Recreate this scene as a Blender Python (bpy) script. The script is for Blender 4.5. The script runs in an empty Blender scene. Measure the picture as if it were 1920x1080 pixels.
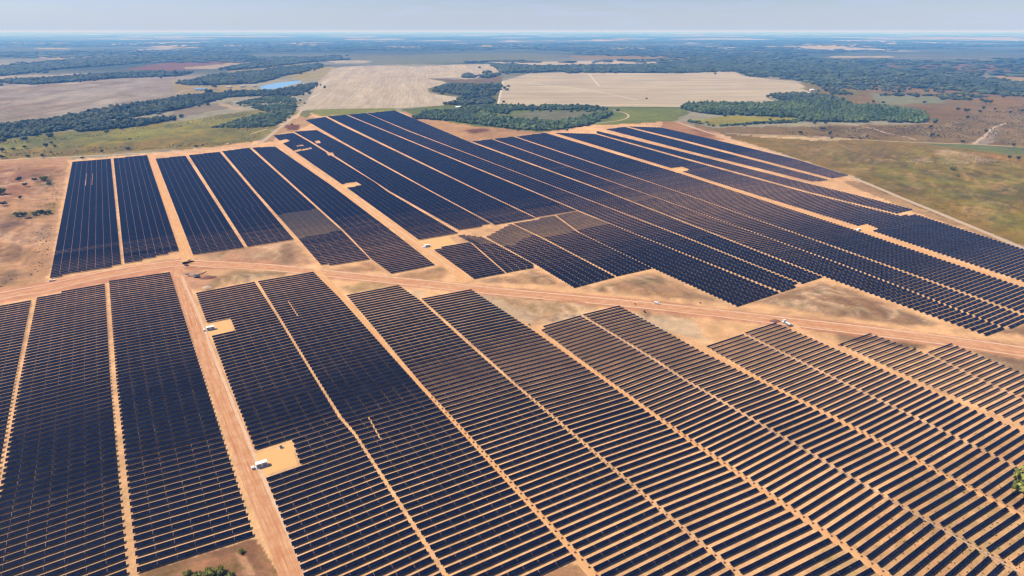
import bpy, bmesh, math, random
import numpy as np
from mathutils import Vector, Matrix

random.seed(7)
RNG = np.random.default_rng(11)
SC = bpy.context.scene
COL = SC.collection

# ------------------------------------------------------------------ survey
# a point of the photograph (1920 x 1080) -> the place on the ground it shows
F, YH, H = 1150.0, 57.0, 240.0
T = math.atan((540 - YH) / F)

def P(x, y):
    x = np.asarray(x, float); y = np.asarray(y, float)
    u = (x - 960) / F; v = (540 - y) / F
    dy = math.cos(T) + v * math.sin(T); dz = -math.sin(T) + v * math.cos(T)
    s = -H / dz
    return np.stack([u * s, dy * s], -1)

def PX(X, Y, Z=0.0):
    X = np.asarray(X, float); Y = np.asarray(Y, float)
    dz = Z - H
    d = Y * math.cos(T) - dz * math.sin(T)
    v = (Y * math.sin(T) + dz * math.cos(T)) / d
    return 960 + F * X / d, 540 - F * v, d

# ------------------------------------------------------------------ colours
def lin(c):
    c = np.asarray(c, float) / 255.0
    return np.where(c <= 0.04045, c / 12.92, ((c + 0.055) / 1.055) ** 2.4)

GAIN = 1.95                       # lit white ground at this exposure
HAZE_D = 11500.0
HAZE_S = np.array([0.17, 0.47, 1.0])   # blue is scattered first, red last
HAZE_C = np.array([0.70, 0.72, 0.80])

def alb(rgb, y=None):
    """surface colour of ground that reads as rgb in the photograph at row y (through the air in between)"""
    c = lin(rgb)
    if y is not None:
        D = H / math.tan(T - math.atan((540 - max(y, YH + 6)) / F))
        t = np.maximum(np.exp(-D * HAZE_S / HAZE_D), 0.35)
        c = (c - HAZE_C * (1 - t)) / t
    c = c / GAIN
    return np.clip(c, 0.012, 0.75)

# ------------------------------------------------------------------ noise
def _hash(ix, iy, seed):
    n = (ix * 374761393 + iy * 668265263 + seed * 974634777) & 0xFFFFFFFF
    n = ((n ^ (n >> 13)) * 1274126177) & 0xFFFFFFFF
    return ((n ^ (n >> 16)) & 0xFFFF) / 65535.0

def vnoise(x, y, seed=0):
    x = np.asarray(x, float); y = np.asarray(y, float)
    ix = np.floor(x).astype(np.int64); iy = np.floor(y).astype(np.int64)
    fx = x - ix; fy = y - iy
    fx = fx * fx * (3 - 2 * fx); fy = fy * fy * (3 - 2 * fy)
    a = _hash(ix, iy, seed); b = _hash(ix + 1, iy, seed)
    c = _hash(ix, iy + 1, seed); d = _hash(ix + 1, iy + 1, seed)
    return (a * (1 - fx) + b * fx) * (1 - fy) + (c * (1 - fx) + d * fx) * fy

def fbm(x, y, seed=0, o=4):
    s = 0; a = 0.5; t = 0
    for k in range(o):
        s = s + a * vnoise(np.asarray(x) * 2 ** k, np.asarray(y) * 2 ** k, seed + 17 * k); t += a; a *= 0.55
    return s / t

def inside(poly, x, y):
    poly = np.asarray(poly, float)
    r = np.zeros(x.shape, bool)
    n = len(poly)
    for i in range(n):
        x1, y1 = poly[i]; x2, y2 = poly[(i + 1) % n]
        if y1 == y2: continue
        c = (y1 > y) != (y2 > y)
        r ^= c & (x < (x2 - x1) * (y - y1) / (y2 - y1) + x1)
    return r

# ------------------------------------------------------------------ object helpers
def link(o):
    COL.objects.link(o); return o

def tag(o, label=None, cat=None, group=None, kind=None):
    if label: o['label'] = label
    if cat: o['category'] = cat
    if group: o['group'] = group
    if kind: o['kind'] = kind
    return o

def empty(name, loc, rz=0.0):
    o = bpy.data.objects.new(name, None)
    o.location = loc; o.rotation_euler = (0, 0, rz); o.empty_display_size = 1
    return link(o)

def mesh_np(name, verts, faces, mats, smooth=False, uv=None, colors=None, cname='Tint', mat_index=None):
    """faces: (n,k) int array"""
    verts = np.asarray(verts, np.float32); faces = np.asarray(faces, np.int32)
    me = bpy.data.meshes.new(name)
    n, k = faces.shape
    me.vertices.add(len(verts)); me.vertices.foreach_set('co', verts.ravel())
    me.loops.add(n * k); me.loops.foreach_set('vertex_index', faces.ravel())
    me.polygons.add(n)
    me.polygons.foreach_set('loop_start', np.arange(0, n * k, k, dtype=np.int32))
    me.polygons.foreach_set('loop_total', np.full(n, k, np.int32))
    me.polygons.foreach_set('use_smooth', np.full(n, smooth, bool))
    if mat_index is not None: me.polygons.foreach_set('material_index', np.asarray(mat_index, np.int32))
    if uv is not None:
        l = me.uv_layers.new(name='UVMap'); l.data.foreach_set('uv', np.asarray(uv, np.float32)[faces.ravel()].ravel())
    if colors is not None:
        a = me.color_attributes.new(cname, 'FLOAT_COLOR', 'POINT')
        c = np.ones((len(verts), 4), np.float32); c[:, :3] = colors
        a.data.foreach_set('color', c.ravel())
    for m in (mats if isinstance(mats, (list, tuple)) else [mats]): me.materials.append(m)
    me.update(calc_edges=True); me.validate()
    return me

def obj(name, me, parent=None, loc=(0, 0, 0), rz=0.0):
    o = bpy.data.objects.new(name, me)
    o.location = loc; o.rotation_euler = (0, 0, rz)
    if parent: o.parent = parent
    return link(o)

class MB:
    """collects boxes, bars, cylinders into one mesh"""
    def __init__(s): s.bm = bmesh.new()
    def box(s, c, d, rot=None, bevel=0.0):
        r = bmesh.ops.create_cube(s.bm, size=1.0)
        vs = r['verts']
        M = Matrix.Translation(c) @ (rot.to_4x4() if rot else Matrix.Identity(4)) @ Matrix.Diagonal((d[0], d[1], d[2], 1))
        bmesh.ops.transform(s.bm, matrix=M, verts=vs)
        if bevel:
            es = list({e for v in vs for e in v.link_edges})
            bmesh.ops.bevel(s.bm, geom=es, offset=bevel, segments=2, affect='EDGES', profile=0.6)
        return s
    def bar(s, a, b, r, seg=8, r2=None):
        a = Vector(a); b = Vector(b); d = b - a
        q = d.to_track_quat('Z', 'Y').to_matrix().to_4x4()
        bmesh.ops.create_cone(s.bm, cap_ends=True, segments=seg, radius1=r, radius2=r if r2 is None else r2, depth=d.length,
                              matrix=Matrix.Translation((a + b) / 2) @ q)
        return s
    def beam(s, a, b, w, h):
        a = Vector(a); b = Vector(b); d = b - a
        q = d.to_track_quat('X', 'Z').to_matrix()
        return s.box((a + b) / 2, (d.length, w, h), q)
    def prism(s, pts, y0, y1):
        """outline in x,z pulled along y"""
        a = [s.bm.verts.new((x, y0, z)) for x, z in pts]; b = [s.bm.verts.new((x, y1, z)) for x, z in pts]
        s.bm.faces.new(a[::-1]); s.bm.faces.new(b)
        n = len(pts)
        for i in range(n): s.bm.faces.new((a[i], a[(i + 1) % n], b[(i + 1) % n], b[i]))
        return s
    def build(s, name, mat, parent=None, loc=(0, 0, 0), smooth=False):
        bmesh.ops.recalc_face_normals(s.bm, faces=s.bm.faces)
        me = bpy.data.meshes.new(name); s.bm.to_mesh(me); s.bm.free()
        me.materials.append(mat)
        if smooth:
            for p in me.polygons: p.use_smooth = True
        return obj(name, me, parent, loc)

# ------------------------------------------------------------------ materials
def nt(name):
    m = bpy.data.materials.new(name); m.use_nodes = True
    t = m.node_tree; t.nodes.clear()
    out = t.nodes.new('ShaderNodeOutputMaterial'); b = t.nodes.new('ShaderNodeBsdfPrincipled')
    t.links.new(b.outputs[0], out.inputs[0])
    return m, t, b, out

def node(t, kind, **kw):
    n = t.nodes.new(kind)
    for k, v in kw.items():
        if k.startswith('i_'): n.inputs[k[2:].replace('_', ' ')].default_value = v
        else: setattr(n, k, v)
    return n

def mathn(t, op, a, b=None, clamp=False):
    n = t.nodes.new('ShaderNodeMath'); n.operation = op; n.use_clamp = clamp
    for i, v in enumerate((a, b)):
        if v is None: continue
        if isinstance(v, (int, float)): n.inputs[i].default_value = v
        else: t.links.new(v, n.inputs[i])
    return n.outputs[0]

def mixc(t, fac, a, b, blend='MIX'):
    n = t.nodes.new('ShaderNodeMix'); n.data_type = 'RGBA'; n.blend_type = blend
    for i, v in ((0, fac), (6, a), (7, b)):
        if isinstance(v, (int, float)): n.inputs[i].default_value = v
        elif isinstance(v, (tuple, list, np.ndarray)): n.inputs[i].default_value = tuple(float(q) for q in v)[:3] + (1,)
        else: t.links.new(v, n.inputs[i])
    return n.outputs[2]

def ramp(t, fac, stops):
    n = t.nodes.new('ShaderNodeValToRGB'); e = n.color_ramp.elements
    while len(e) < len(stops): e.new(0.5)
    for el, (p, c) in zip(e, stops):
        el.position = p; el.color = (c, c, c, 1) if isinstance(c, (int, float)) else tuple(c) + (1,)
    t.links.new(fac, n.inputs[0]); return n.outputs[0]

def noise(t, vec, scale, detail=4, rough=0.55, dist=0.0):
    n = t.nodes.new('ShaderNodeTexNoise'); n.inputs['Scale'].default_value = scale
    n.inputs['Detail'].default_value = detail; n.inputs['Roughness'].default_value = rough; n.inputs['Distortion'].default_value = dist
    if vec is not None: t.links.new(vec, n.inputs['Vector'])
    return n.outputs['Fac']

def mapping(t, vec, scale=(1, 1, 1), rot=(0, 0, 0)):
    n = t.nodes.new('ShaderNodeMapping'); n.inputs['Scale'].default_value = scale; n.inputs['Rotation'].default_value = rot
    t.links.new(vec, n.inputs['Vector']); return n.outputs[0]

def plain(name, rgb, rough=0.6, metal=0.0, spec=0.4, var=0.12, scale=1.5):
    m, t, b, o = nt(name)
    g = t.nodes.new('ShaderNodeTexCoord')
    f = noise(t, g.outputs['Object'], scale, 4)
    c = mixc(t, f, tuple(np.array(rgb) * (1 - var)), tuple(np.minimum(np.array(rgb) * (1 + var), 0.95)))
    t.links.new(c, b.inputs['Base Color'])
    b.inputs['Roughness'].default_value = rough; b.inputs['Metallic'].default_value = metal
    b.inputs['Specular IOR Level'].default_value = spec
    return m

def ground_mat():
    m, t, b, o = nt('open_ground')
    a = node(t, 'ShaderNodeAttribute', attribute_name='Cover')
    g = t.nodes.new('ShaderNodeNewGeometry'); pos = g.outputs['Position']
    n0 = noise(t, pos, 0.0035, 6, 0.6, 1.2)
    n1 = noise(t, pos, 0.011, 6, 0.6, 0.6)
    n2 = noise(t, pos, 0.07, 5, 0.62, 0.4)
    n3 = noise(t, pos, 0.6, 5, 0.7)
    v1 = ramp(t, n1, [(0.28, 0.80), (0.72, 1.20)])
    v2 = ramp(t, n2, [(0.28, 0.74), (0.72, 1.26)])
    v3 = ramp(t, n3, [(0.25, 0.76), (0.75, 1.24)])
    c = mixc(t, 1.0, a.outputs['Color'], v1, 'MULTIPLY')
    c = mixc(t, 1.0, c, ramp(t, n0, [(0.3, 0.86), (0.7, 1.14)]), 'MULTIPLY')
    c = mixc(t, 1.0, c, v2, 'MULTIPLY'); c = mixc(t, 1.0, c, v3, 'MULTIPLY')
    w = node(t, 'ShaderNodeAttribute', attribute_name='Weeds')
    h1 = ramp(t, noise(t, pos, 0.018, 5, 0.65, 0.8), [(0.42, 0.0), (0.60, 1.0)])
    h2 = ramp(t, noise(t, mapping(t, pos, (1, 1, 1), (0.0, 0.0, 1.1)), 0.035, 5, 0.7, 1.2), [(0.50, 0.0), (0.64, 1.0)])
    veg = mathn(t, 'MULTIPLY', w.outputs['Fac'], 2.2, True)
    c = mixc(t, mathn(t, 'MULTIPLY', h1, veg), c, mixc(t, 1.0, c, (1.12, 0.98, 0.88), 'MULTIPLY'))
    c = mixc(t, mathn(t, 'MULTIPLY', h2, veg), c, mixc(t, 1.0, c, (0.70, 0.80, 0.62), 'MULTIPLY'))
    # dry tufts and darker weeds where the cover is vegetated (alpha channel of nothing: separate attribute)
    n4 = noise(t, pos, 0.22, 6, 0.75)
    tuft = ramp(t, n4, [(0.50, 0.0), (0.62, 1.0)])
    f = mathn(t, 'MULTIPLY', tuft, w.outputs['Fac'])
    c = mixc(t, mathn(t, 'MULTIPLY', f, 0.55), c, (0.055, 0.06, 0.022))
    t.links.new(c, b.inputs['Base Color'])
    b.inputs['Roughness'].default_value = 0.95; b.inputs['Specular IOR Level'].default_value = 0.1
    bp = t.nodes.new('ShaderNodeBump'); bp.inputs['Strength'].default_value = 0.5; bp.inputs['Distance'].default_value = 0.6
    t.links.new(n3, bp.inputs['Height']); t.links.new(bp.outputs[0], b.inputs['Normal'])
    return m

def road_mat(name, c1, c2, c3):
    """streaks of wheel tracks along the road: UV x across 0..1, y metres along"""
    m, t, b, o = nt(name)
    uv = t.nodes.new('ShaderNodeUVMap'); uv.uv_map = 'UVMap'
    st = noise(t, mapping(t, uv.outputs[0], (9, 0.02, 1)), 1.0, 5, 0.6, 0.3)
    st2 = noise(t, mapping(t, uv.outputs[0], (26, 0.05, 1)), 1.0, 3, 0.6)
    g = t.nodes.new('ShaderNodeNewGeometry')
    n = noise(t, g.outputs['Position'], 0.15, 5, 0.65)
    f = mathn(t, 'ADD', mathn(t, 'MULTIPLY', st, 0.65), mathn(t, 'MULTIPLY', st2, 0.35))
    c = mixc(t, ramp(t, f, [(0.36, 0.0), (0.62, 1.0)]), tuple(c1), tuple(c2))
    c = mixc(t, mathn(t, 'MULTIPLY', ramp(t, n, [(0.4, 0.0), (0.7, 1.0)]), 0.55), c, tuple(c3))
    t.links.new(c, b.inputs['Base Color']); b.inputs['Roughness'].default_value = 0.95
    b.inputs['Specular IOR Level'].default_value = 0.1
    return m

def field_mat(name, c1, c2, rot, sc=(0.10, 0.004, 1)):
    m, t, b, o = nt(name)
    g = t.nodes.new('ShaderNodeNewGeometry'); pos = g.outputs['Position']
    s = noise(t, mapping(t, mapping(t, pos, rot=(0, 0, rot)), sc), 1.0, 5, 0.65)
    n = noise(t, pos, 0.004, 5, 0.6, 0.5)
    s2 = noise(t, mapping(t, mapping(t, pos, rot=(0, 0, rot)), (sc[0] * .18, sc[1] * .3, 1)), 1.0, 3, 0.6)
    c = mixc(t, ramp(t, s, [(0.36, 0.0), (0.64, 1.0)]), tuple(c1), tuple(c2))
    c = mixc(t, 1.0, c, ramp(t, s2, [(0.35, 0.84), (0.65, 1.10)]), 'MULTIPLY')
    c = mixc(t, 1.0, c, ramp(t, n, [(0.3, 0.9), (0.7, 1.1)]), 'MULTIPLY')
    t.links.new(c, b.inputs['Base Color']); b.inputs['Roughness'].default_value = 0.95
    b.inputs['Specular IOR Level'].default_value = 0.1
    return m

def panel_mat():
    m, t, b, o = nt('solar_panel_glass')
    uv = t.nodes.new('ShaderNodeUVMap'); uv.uv_map = 'UVMap'
    sp = t.nodes.new('ShaderNodeSeparateXYZ'); t.links.new(uv.outputs[0], sp.inputs[0])
    def line(s, period, w):
        f = mathn(t, 'FRACT', mathn(t, 'DIVIDE', s, period))
        return mathn(t, 'LESS_THAN', f, w / period)
    l1 = line(sp.outputs[0], 1.05, 0.045)
    l2 = line(sp.outputs[1], 1.2, 0.04)
    fr = mathn(t, 'MAXIMUM', l1, l2)
    # module to module tone
    wn = t.nodes.new('ShaderNodeTexWhiteNoise'); wn.noise_dimensions = '2D'
    cb = t.nodes.new('ShaderNodeCombineXYZ')
    g = t.nodes.new('ShaderNodeNewGeometry')
    t.links.new(mathn(t, 'FLOOR', mathn(t, 'DIVIDE', sp.outputs[0], 1.05)), cb.inputs[0])
    oi = t.nodes.new('ShaderNodeObjectInfo')
    t.links.new(mathn(t, 'MULTIPLY', oi.outputs['Random'], 511.0), cb.inputs[1])
    t.links.new(cb.outputs[0], wn.inputs['Vector'])
    cell = mixc(t, wn.outputs['Value'], (0.0014, 0.0015, 0.006), (0.0022, 0.0026, 0.013))
    dirt = noise(t, g.outputs['Position'], 0.03, 4, 0.6)
    cell = mixc(t, mathn(t, 'MULTIPLY', ramp(t, dirt, [(0.45, 0.0), (0.75, 1.0)]), 0.06), cell, (0.05, 0.032, 0.024))
    c = mixc(t, fr, cell, (0.035, 0.04, 0.065))
    t.links.new(c, b.inputs['Base Color'])
    b.inputs['Roughness'].default_value = 0.16; b.inputs['Specular IOR Level'].default_value = 0.30
    b.inputs['IOR'].default_value = 1.42
    return m

def leaf_mat(name, dark, light):
    m, t, b, o = nt(name)
    a = node(t, 'ShaderNodeAttribute', attribute_name='Tint')
    g = t.nodes.new('ShaderNodeNewGeometry')
    n = noise(t, g.outputs['Position'], 0.35, 3, 0.7)
    c = mixc(t, a.outputs['Fac'], tuple(dark), tuple(light))
    c = mixc(t, 1.0, c, ramp(t, n, [(0.3, 0.7), (0.7, 1.3)]), 'MULTIPLY')
    t.links.new(c, b.inputs['Base Color']); b.inputs['Roughness'].default_value = 0.8
    b.inputs['Specular IOR Level'].default_value = 0.15
    return m

M = {}
M['ground'] = ground_mat()
M['panel'] = panel_mat()
M['edge'] = plain('anodised_frame_edge', (0.03, 0.03, 0.035), 0.7, 0, 0.2)
M['rack'] = plain('galvanised_steel', (0.20, 0.19, 0.18), 0.7, 0.0, 0.3)
M['bare'] = plain('bare_rack_steel', (0.030, 0.022, 0.022), 0.6, 0.3)
M['white'] = plain('white_painted_metal', (0.80, 0.80, 0.79), 0.4, 0.0, 0.5, 0.05)
M['brown'] = plain('dusty_brown_paint', (0.16, 0.10, 0.07), 0.5)
M['tray'] = plain('dusty_tray', (0.50, 0.42, 0.36), 0.7)
M['grey'] = plain('grey_metal', (0.22, 0.23, 0.24), 0.5, 0.2)
M['dark'] = plain('dark_metal', (0.035, 0.035, 0.04), 0.5)
M['glass'] = plain('dark_glass', (0.012, 0.015, 0.02), 0.1, 0, 0.6)
M['rubber'] = plain('tyre_rubber', (0.02, 0.02, 0.02), 0.9)
M['concrete'] = plain('pale_concrete', (0.48, 0.42, 0.36), 0.9)
M['cabinet'] = plain('brown_box', (0.16, 0.075, 0.045), 0.7)
M['bark'] = plain('tree_bark', (0.10, 0.075, 0.055), 0.95)
M['tile'] = plain('weathered_roof', (0.35, 0.30, 0.27), 0.8)
M['bluetin'] = plain('blue_tin_roof', (0.10, 0.22, 0.40), 0.5)
M['wall'] = plain('whitewashed_wall', (0.66, 0.62, 0.56), 0.9)
M['rust'] = plain('rusty_steel', (0.20, 0.10, 0.07), 0.8)
M['pile'] = plain('red_gravel_and_shadow', (0.17, 0.07, 0.045), 1.0, var=0.35, scale=0.8)  # also colours the mound made for the conveyor's shadow
M['pile2'] = plain('pale_spoil', (0.46, 0.31, 0.21), 1.0, var=0.2)
M['road'] = road_mat('compacted_dirt', alb((216, 140, 88)), alb((250, 200, 150)), alb((202, 122, 76)))
M['lane'] = road_mat('sandy_lane', alb((244, 174, 108)), alb((255, 204, 144)), alb((234, 160, 96)))
M['track'] = road_mat('pale_track', alb((216, 186, 160), 300), alb((226, 200, 174), 300), alb((206, 170, 140), 300))
M['pad'] = plain('orange_gravel_pad', alb((255, 196, 122)), 0.95, var=0.06, scale=0.3)
M['fieldA'] = field_mat('harvested_stubble_lengthwise', alb((218, 202, 186), 160), alb((196, 176, 158), 160), math.radians(-8))
M['fieldB'] = field_mat('harvested_stubble_crosswise', alb((216, 200, 182), 165), alb((200, 180, 160), 165), math.radians(84))
M['leaf'] = leaf_mat('woodland_leaves', (0.014, 0.024, 0.012), (0.085, 0.10, 0.04))
M['leaf2'] = leaf_mat('plantation_leaves', (0.016, 0.030, 0.011), (0.095, 0.125, 0.036))
M['leaf4'] = leaf_mat('dry_scrub', (0.045, 0.045, 0.018), (0.15, 0.13, 0.06))
M['leaf3'] = leaf_mat('bright_shrub_leaves', (0.07, 0.085, 0.015), (0.30, 0.29, 0.06))

# ------------------------------------------------------------------ ground sheet
# rows follow the distance to the sheet's far edge, columns fan out from under the camera
ys = np.concatenate([[YH + 2.1, YH + 2.5], np.arange(60, 110, 0.5), np.arange(110, 215, 1.0), np.arange(215, 560, 2.0),
                     np.arange(560, 1110, 3.0), np.array([1120, 1180, 1260, 1380, 1560, 1800, 2200.])])
xs = np.arange(-800, 2721, 4.0)
GX, GY = np.meshgrid(xs, ys)
W = P(GX, GY)
# irregular outlines come from wandering the sample points with noise measured on the ground
lw = np.log(np.maximum(W[..., 1], 50))
qx = W[..., 0] / W[..., 1] * 60; qy = lw * 60
JX = (fbm(qx * 0.9, qy * 0.9, 3, 5) - 0.5); JY = (fbm(qx * 0.9, qy * 0.9, 9, 5) - 0.5)
FX = (fbm(qx * 4, qy * 4, 23, 3) - 0.5); FY = (fbm(qx * 4, qy * 4, 29, 3) - 0.5)

cov = np.zeros(GX.shape + (3,)); weeds = np.zeros(GX.shape)

def put(mask, rgb, w=None):
    m = mask[..., None]
    cov[:] = cov * (1 - m) + np.asarray(rgb) * m
    if w is not None: weeds[:] = weeds * (1 - mask) + w * mask

def paint(poly, rgb, y=None, j=18, jy=None, op=1.0, w=None, soft=0):
    """a patch of ground cover whose outline was traced on the photograph"""
    pa = np.asarray(poly, float)
    if y is None: y = float(pa[:, 1].mean())
    jy = j * 0.35 if jy is None else jy
    X = GX + JX * j * 2 + FX * j * 0.6; Y = GY + JY * jy * 2 + FY * jy * 0.6
    m = np.zeros(GX.shape)
    offs = [(0, 0)] if not soft else [(math.cos(a) * soft * r, math.sin(a) * soft * 0.35 * r) for r in (0.5, 1.0) for a in np.arange(0, 6.28, 0.9)]
    for ox, oy in offs: m += inside(pa, X + ox, Y + oy)
    put(m / len(offs) * op, alb(rgb, y if y < 420 else None), w)

# far country: woods and clearings, smaller and bluer towards the horizon
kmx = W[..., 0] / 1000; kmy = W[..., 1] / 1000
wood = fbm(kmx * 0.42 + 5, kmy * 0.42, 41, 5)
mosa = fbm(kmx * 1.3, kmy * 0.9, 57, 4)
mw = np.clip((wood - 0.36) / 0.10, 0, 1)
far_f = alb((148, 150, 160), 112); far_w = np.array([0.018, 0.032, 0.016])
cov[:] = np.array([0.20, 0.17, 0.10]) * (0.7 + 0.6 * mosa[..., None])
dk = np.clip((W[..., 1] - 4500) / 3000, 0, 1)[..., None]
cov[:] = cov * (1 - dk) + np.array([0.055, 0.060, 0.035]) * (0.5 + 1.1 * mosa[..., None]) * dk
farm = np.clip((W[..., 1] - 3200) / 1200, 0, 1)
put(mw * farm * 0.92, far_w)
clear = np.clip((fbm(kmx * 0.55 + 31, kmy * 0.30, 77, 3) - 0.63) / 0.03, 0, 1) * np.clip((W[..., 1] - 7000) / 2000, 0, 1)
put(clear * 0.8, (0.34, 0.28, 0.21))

SAV = (148, 126, 106); GRN = (142, 138, 88); PALE = (222, 190, 152)
# --- left middle distance
paint([(-800, 150), (345, 138), (470, 160), (350, 190), (0, 245), (-800, 300)], (166, 154, 150), 195, 20, w=.15)
paint([(-800, 200), (110, 186), (150, 196), (60, 205), (-100, 214), (-800, 220)], (140, 122, 122), 205, 24, op=.8, soft=30)
paint([(60, 190), (240, 178), (330, 176), (230, 190), (90, 206)], (180, 168, 158), 190, 16, op=.7, soft=20)
paint([(-100, 222), (60, 210), (230, 196), (150, 214), (-100, 236)], (172, 160, 150), 215, 16, op=.7, soft=20)
paint([(0, 160), (160, 158), (170, 168), (20, 172)], (178, 166, 158), 166, 16, op=.8, soft=14)
paint([(320, 150), (400, 156), (490, 164), (420, 174), (330, 178)], (176, 160, 138), 165, 10)
paint([(230, 130), (330, 114), (480, 113), (420, 128), (300, 134)], (140, 124, 138), 122, 10)
paint([(340, 128), (470, 114), (480, 117), (400, 130)], (186, 172, 166), 122, 8)
paint([(60, 106), (280, 102), (262, 109), (100, 112)], (186, 172, 172), 107, 8)
paint([(0, 142), (170, 138), (180, 142), (60, 149), (0, 150)], (190, 174, 164), 145, 8)
paint([(0, 118), (70, 120), (60, 126), (0, 127)], (176, 170, 172), 122, 6)
paint([(520, 138), (610, 125), (636, 128), (600, 148), (560, 150)], (178, 166, 146), 140, 10)
paint([(430, 128), (540, 120), (600, 118), (540, 130), (430, 138)], (160, 156, 150), 126, 8)
# grass left of the farm
paint([(-800, 290), (0, 262), (150, 243), (330, 228), (480, 205), (560, 190), (556, 212), (520, 235), (470, 272), (250, 283), (0, 305), (-800, 400)], (152, 140, 96), 250, 12, w=.35)
paint([(150, 250), (330, 232), (470, 212), (485, 216), (400, 238), (300, 262), (180, 276), (90, 268)], (152, 150, 80), 240, 14, op=.9, w=.3, soft=16)
paint([(0, 262), (150, 246), (200, 252), (120, 270), (0, 280)], (126, 134, 84), 262, 14, op=.8, w=.5, soft=16)
paint([(0, 284), (120, 276), (250, 268), (400, 258), (470, 262), (440, 272), (260, 282), (0, 299)], (156, 128, 94), 278, 14, op=.8, w=.3, soft=16)
paint([(380, 262), (430, 246), (505, 235), (500, 250), (470, 270), (400, 272)], (140, 136, 94), 258, 10, op=.8, soft=10)
paint([(330, 205), (430, 190), (450, 200), (380, 212), (310, 222)], (152, 140, 132), 205, 8)
paint([(410, 192), (440, 196), (455, 204), (440, 206), (412, 196)], (196, 172, 152), 200, 6)
# eroded red ground left of the farm
paint([(-800, 380), (0, 298), (130, 297), (140, 305), (120, 420), (92, 525), (60, 535), (0, 560), (-800, 800)], (210, 158, 108), 420, 14, w=.1)
paint([(-800, 340), (0, 310), (125, 308), (118, 330), (60, 372), (0, 385), (-800, 480)], (188, 138, 106), 340, 18, op=.9, soft=24)
paint([(0, 320), (90, 316), (110, 330), (60, 340), (0, 336)], (164, 120, 102), 330, 18, op=.7, soft=16)
paint([(0, 352), (60, 348), (80, 360), (40, 376), (0, 372)], (164, 118, 100), 360, 18, op=.6, soft=12)
paint([(60, 330), (90, 326), (104, 340), (100, 352), (80, 348)], (116, 116, 78), 338, 10, op=.85, w=.5, soft=8)
paint([(78, 388), (112, 372), (104, 402), (84, 400)], (160, 134, 92), 385, 10, op=.8, w=.4, soft=10)
paint([(20, 402), (96, 394), (98, 404), (50, 412), (20, 412)], (142, 128, 82), 402, 12, op=.8, w=.5, soft=8)
paint([(0, 422), (48, 418), (50, 424), (0, 432)], (128, 96, 76), None, 10, op=.8, soft=6)
paint([(76, 425), (100, 420), (98, 440), (72, 452), (66, 444)], (160, 126, 92), None, 10, op=.8, soft=6)
paint([(0, 470), (60, 474), (48, 490), (0, 500)], (176, 136, 92), None, 14, op=.9, w=.3, soft=12)
paint([(0, 506), (40, 512), (30, 532), (0, 536)], (140, 112, 82), None, 10, op=.8, w=.4, soft=10)
# --- strip of bare ground and farm soil
FARM = [(130, 300), (280, 288), (420, 273), (500, 262), (512, 246), (556, 215), (566, 206), (600, 212), (735, 203), (760, 212), (880, 262), (960, 254), (1030, 243), (1110, 233), (1180, 231), (1240, 226),
        (1270, 228), (1400, 268), (1600, 332), (1720, 388), (1920, 462), (2200, 580), (2700, 800), (2900, 1500), (2900, 2300), (-900, 2300), (-900, 760), (0, 558), (62, 536), (90, 526)]
paint(FARM, (246, 190, 132), 500, 7, 2.0)
paint([(575, 207), (640, 203), (735, 202), (750, 209), (690, 212), (600, 219)], (146, 150, 94), 208, 5, w=.3)
paint([(560, 208), (590, 207), (580, 218), (558, 226)], (132, 134, 112), 215, 5)
paint([(490, 268), (520, 240), (560, 218), (600, 222), (560, 244), (520, 252), (512, 264)], (196, 158, 128), 245, 6)
paint([(535, 234), (562, 234), (560, 244), (536, 243)], (132, 96, 84), 240, 3)
paint([(752, 208), (845, 228), (930, 238), (1010, 248), (1100, 238), (1110, 236), (1030, 248), (880, 266), (800, 236)], (200, 156, 126), 245, 6)
paint([(867, 246), (905, 240), (918, 245), (890, 252)], (132, 98, 86), 246, 5, soft=4)
paint([(1240, 228), (1275, 228), (1360, 262), (1330, 264), (1245, 245)], (192, 146, 122), 245, 8)
paint([(1290, 240), (1330, 240), (1345, 256), (1310, 258)], (158, 112, 96), 248, 6, op=.7, soft=8)
paint([(1580, 340), (1640, 342), (1720, 388), (1920, 462), (1920, 470), (1715, 398), (1600, 350)], (180, 144, 112), 380, 6, op=.9)
# dry grass between the diagonal road and the panels
DRY = (176, 140, 98)
for pl, c in [([(370, 476), (545, 452), (560, 462), (590, 494), (500, 500), (400, 492)], (196, 150, 112)),
              ([(400, 520), (440, 508), (520, 508), (560, 512), (470, 524), (380, 546), (372, 536)], (172, 140, 98)),
              ([(600, 512), (700, 492), (715, 504), (690, 512), (640, 512)], (190, 144, 104)),
              ([(735, 518), (830, 500), (850, 512), (830, 524), (770, 522)], (196, 150, 104)),
              ([(640, 540), (700, 524), (745, 532), (700, 545), (656, 552)], (188, 154, 108)),
              ([(900, 530), (1000, 504), (1060, 532), (1050, 538), (980, 530)], (190, 148, 106)),
              ([(930, 560), (1000, 556), (1080, 560), (1150, 572), (1080, 586), (1000, 588)], (186, 152, 110)),
              ([(1080, 545), (1220, 512), (1290, 540), (1360, 568), (1230, 556)], (194, 150, 108)),
              ([(1200, 585), (1260, 590), (1300, 592), (1280, 600), (1220, 598)], (194, 160, 120)),
              ([(1410, 566), (1540, 530), (1600, 545), (1700, 585), (1770, 610), (1700, 612), (1560, 590)], (156, 120, 88)),
              ([(1560, 622), (1660, 625), (1700, 632), (1640, 640), (1575, 640)], (160, 128, 92)),
              ([(1650, 640), (1740, 642), (1730, 656), (1690, 652)], (142, 112, 78)),
              ([(1790, 650), (1920, 672), (2000, 690), (2000, 720), (1880, 685)], (152, 124, 94)),
              ([(1860, 622), (1925, 606), (1990, 620), (1930, 632)], (150, 116, 84))]:
    paint(pl, c, None, 10, 4, op=.9, w=.35, soft=10)
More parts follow.
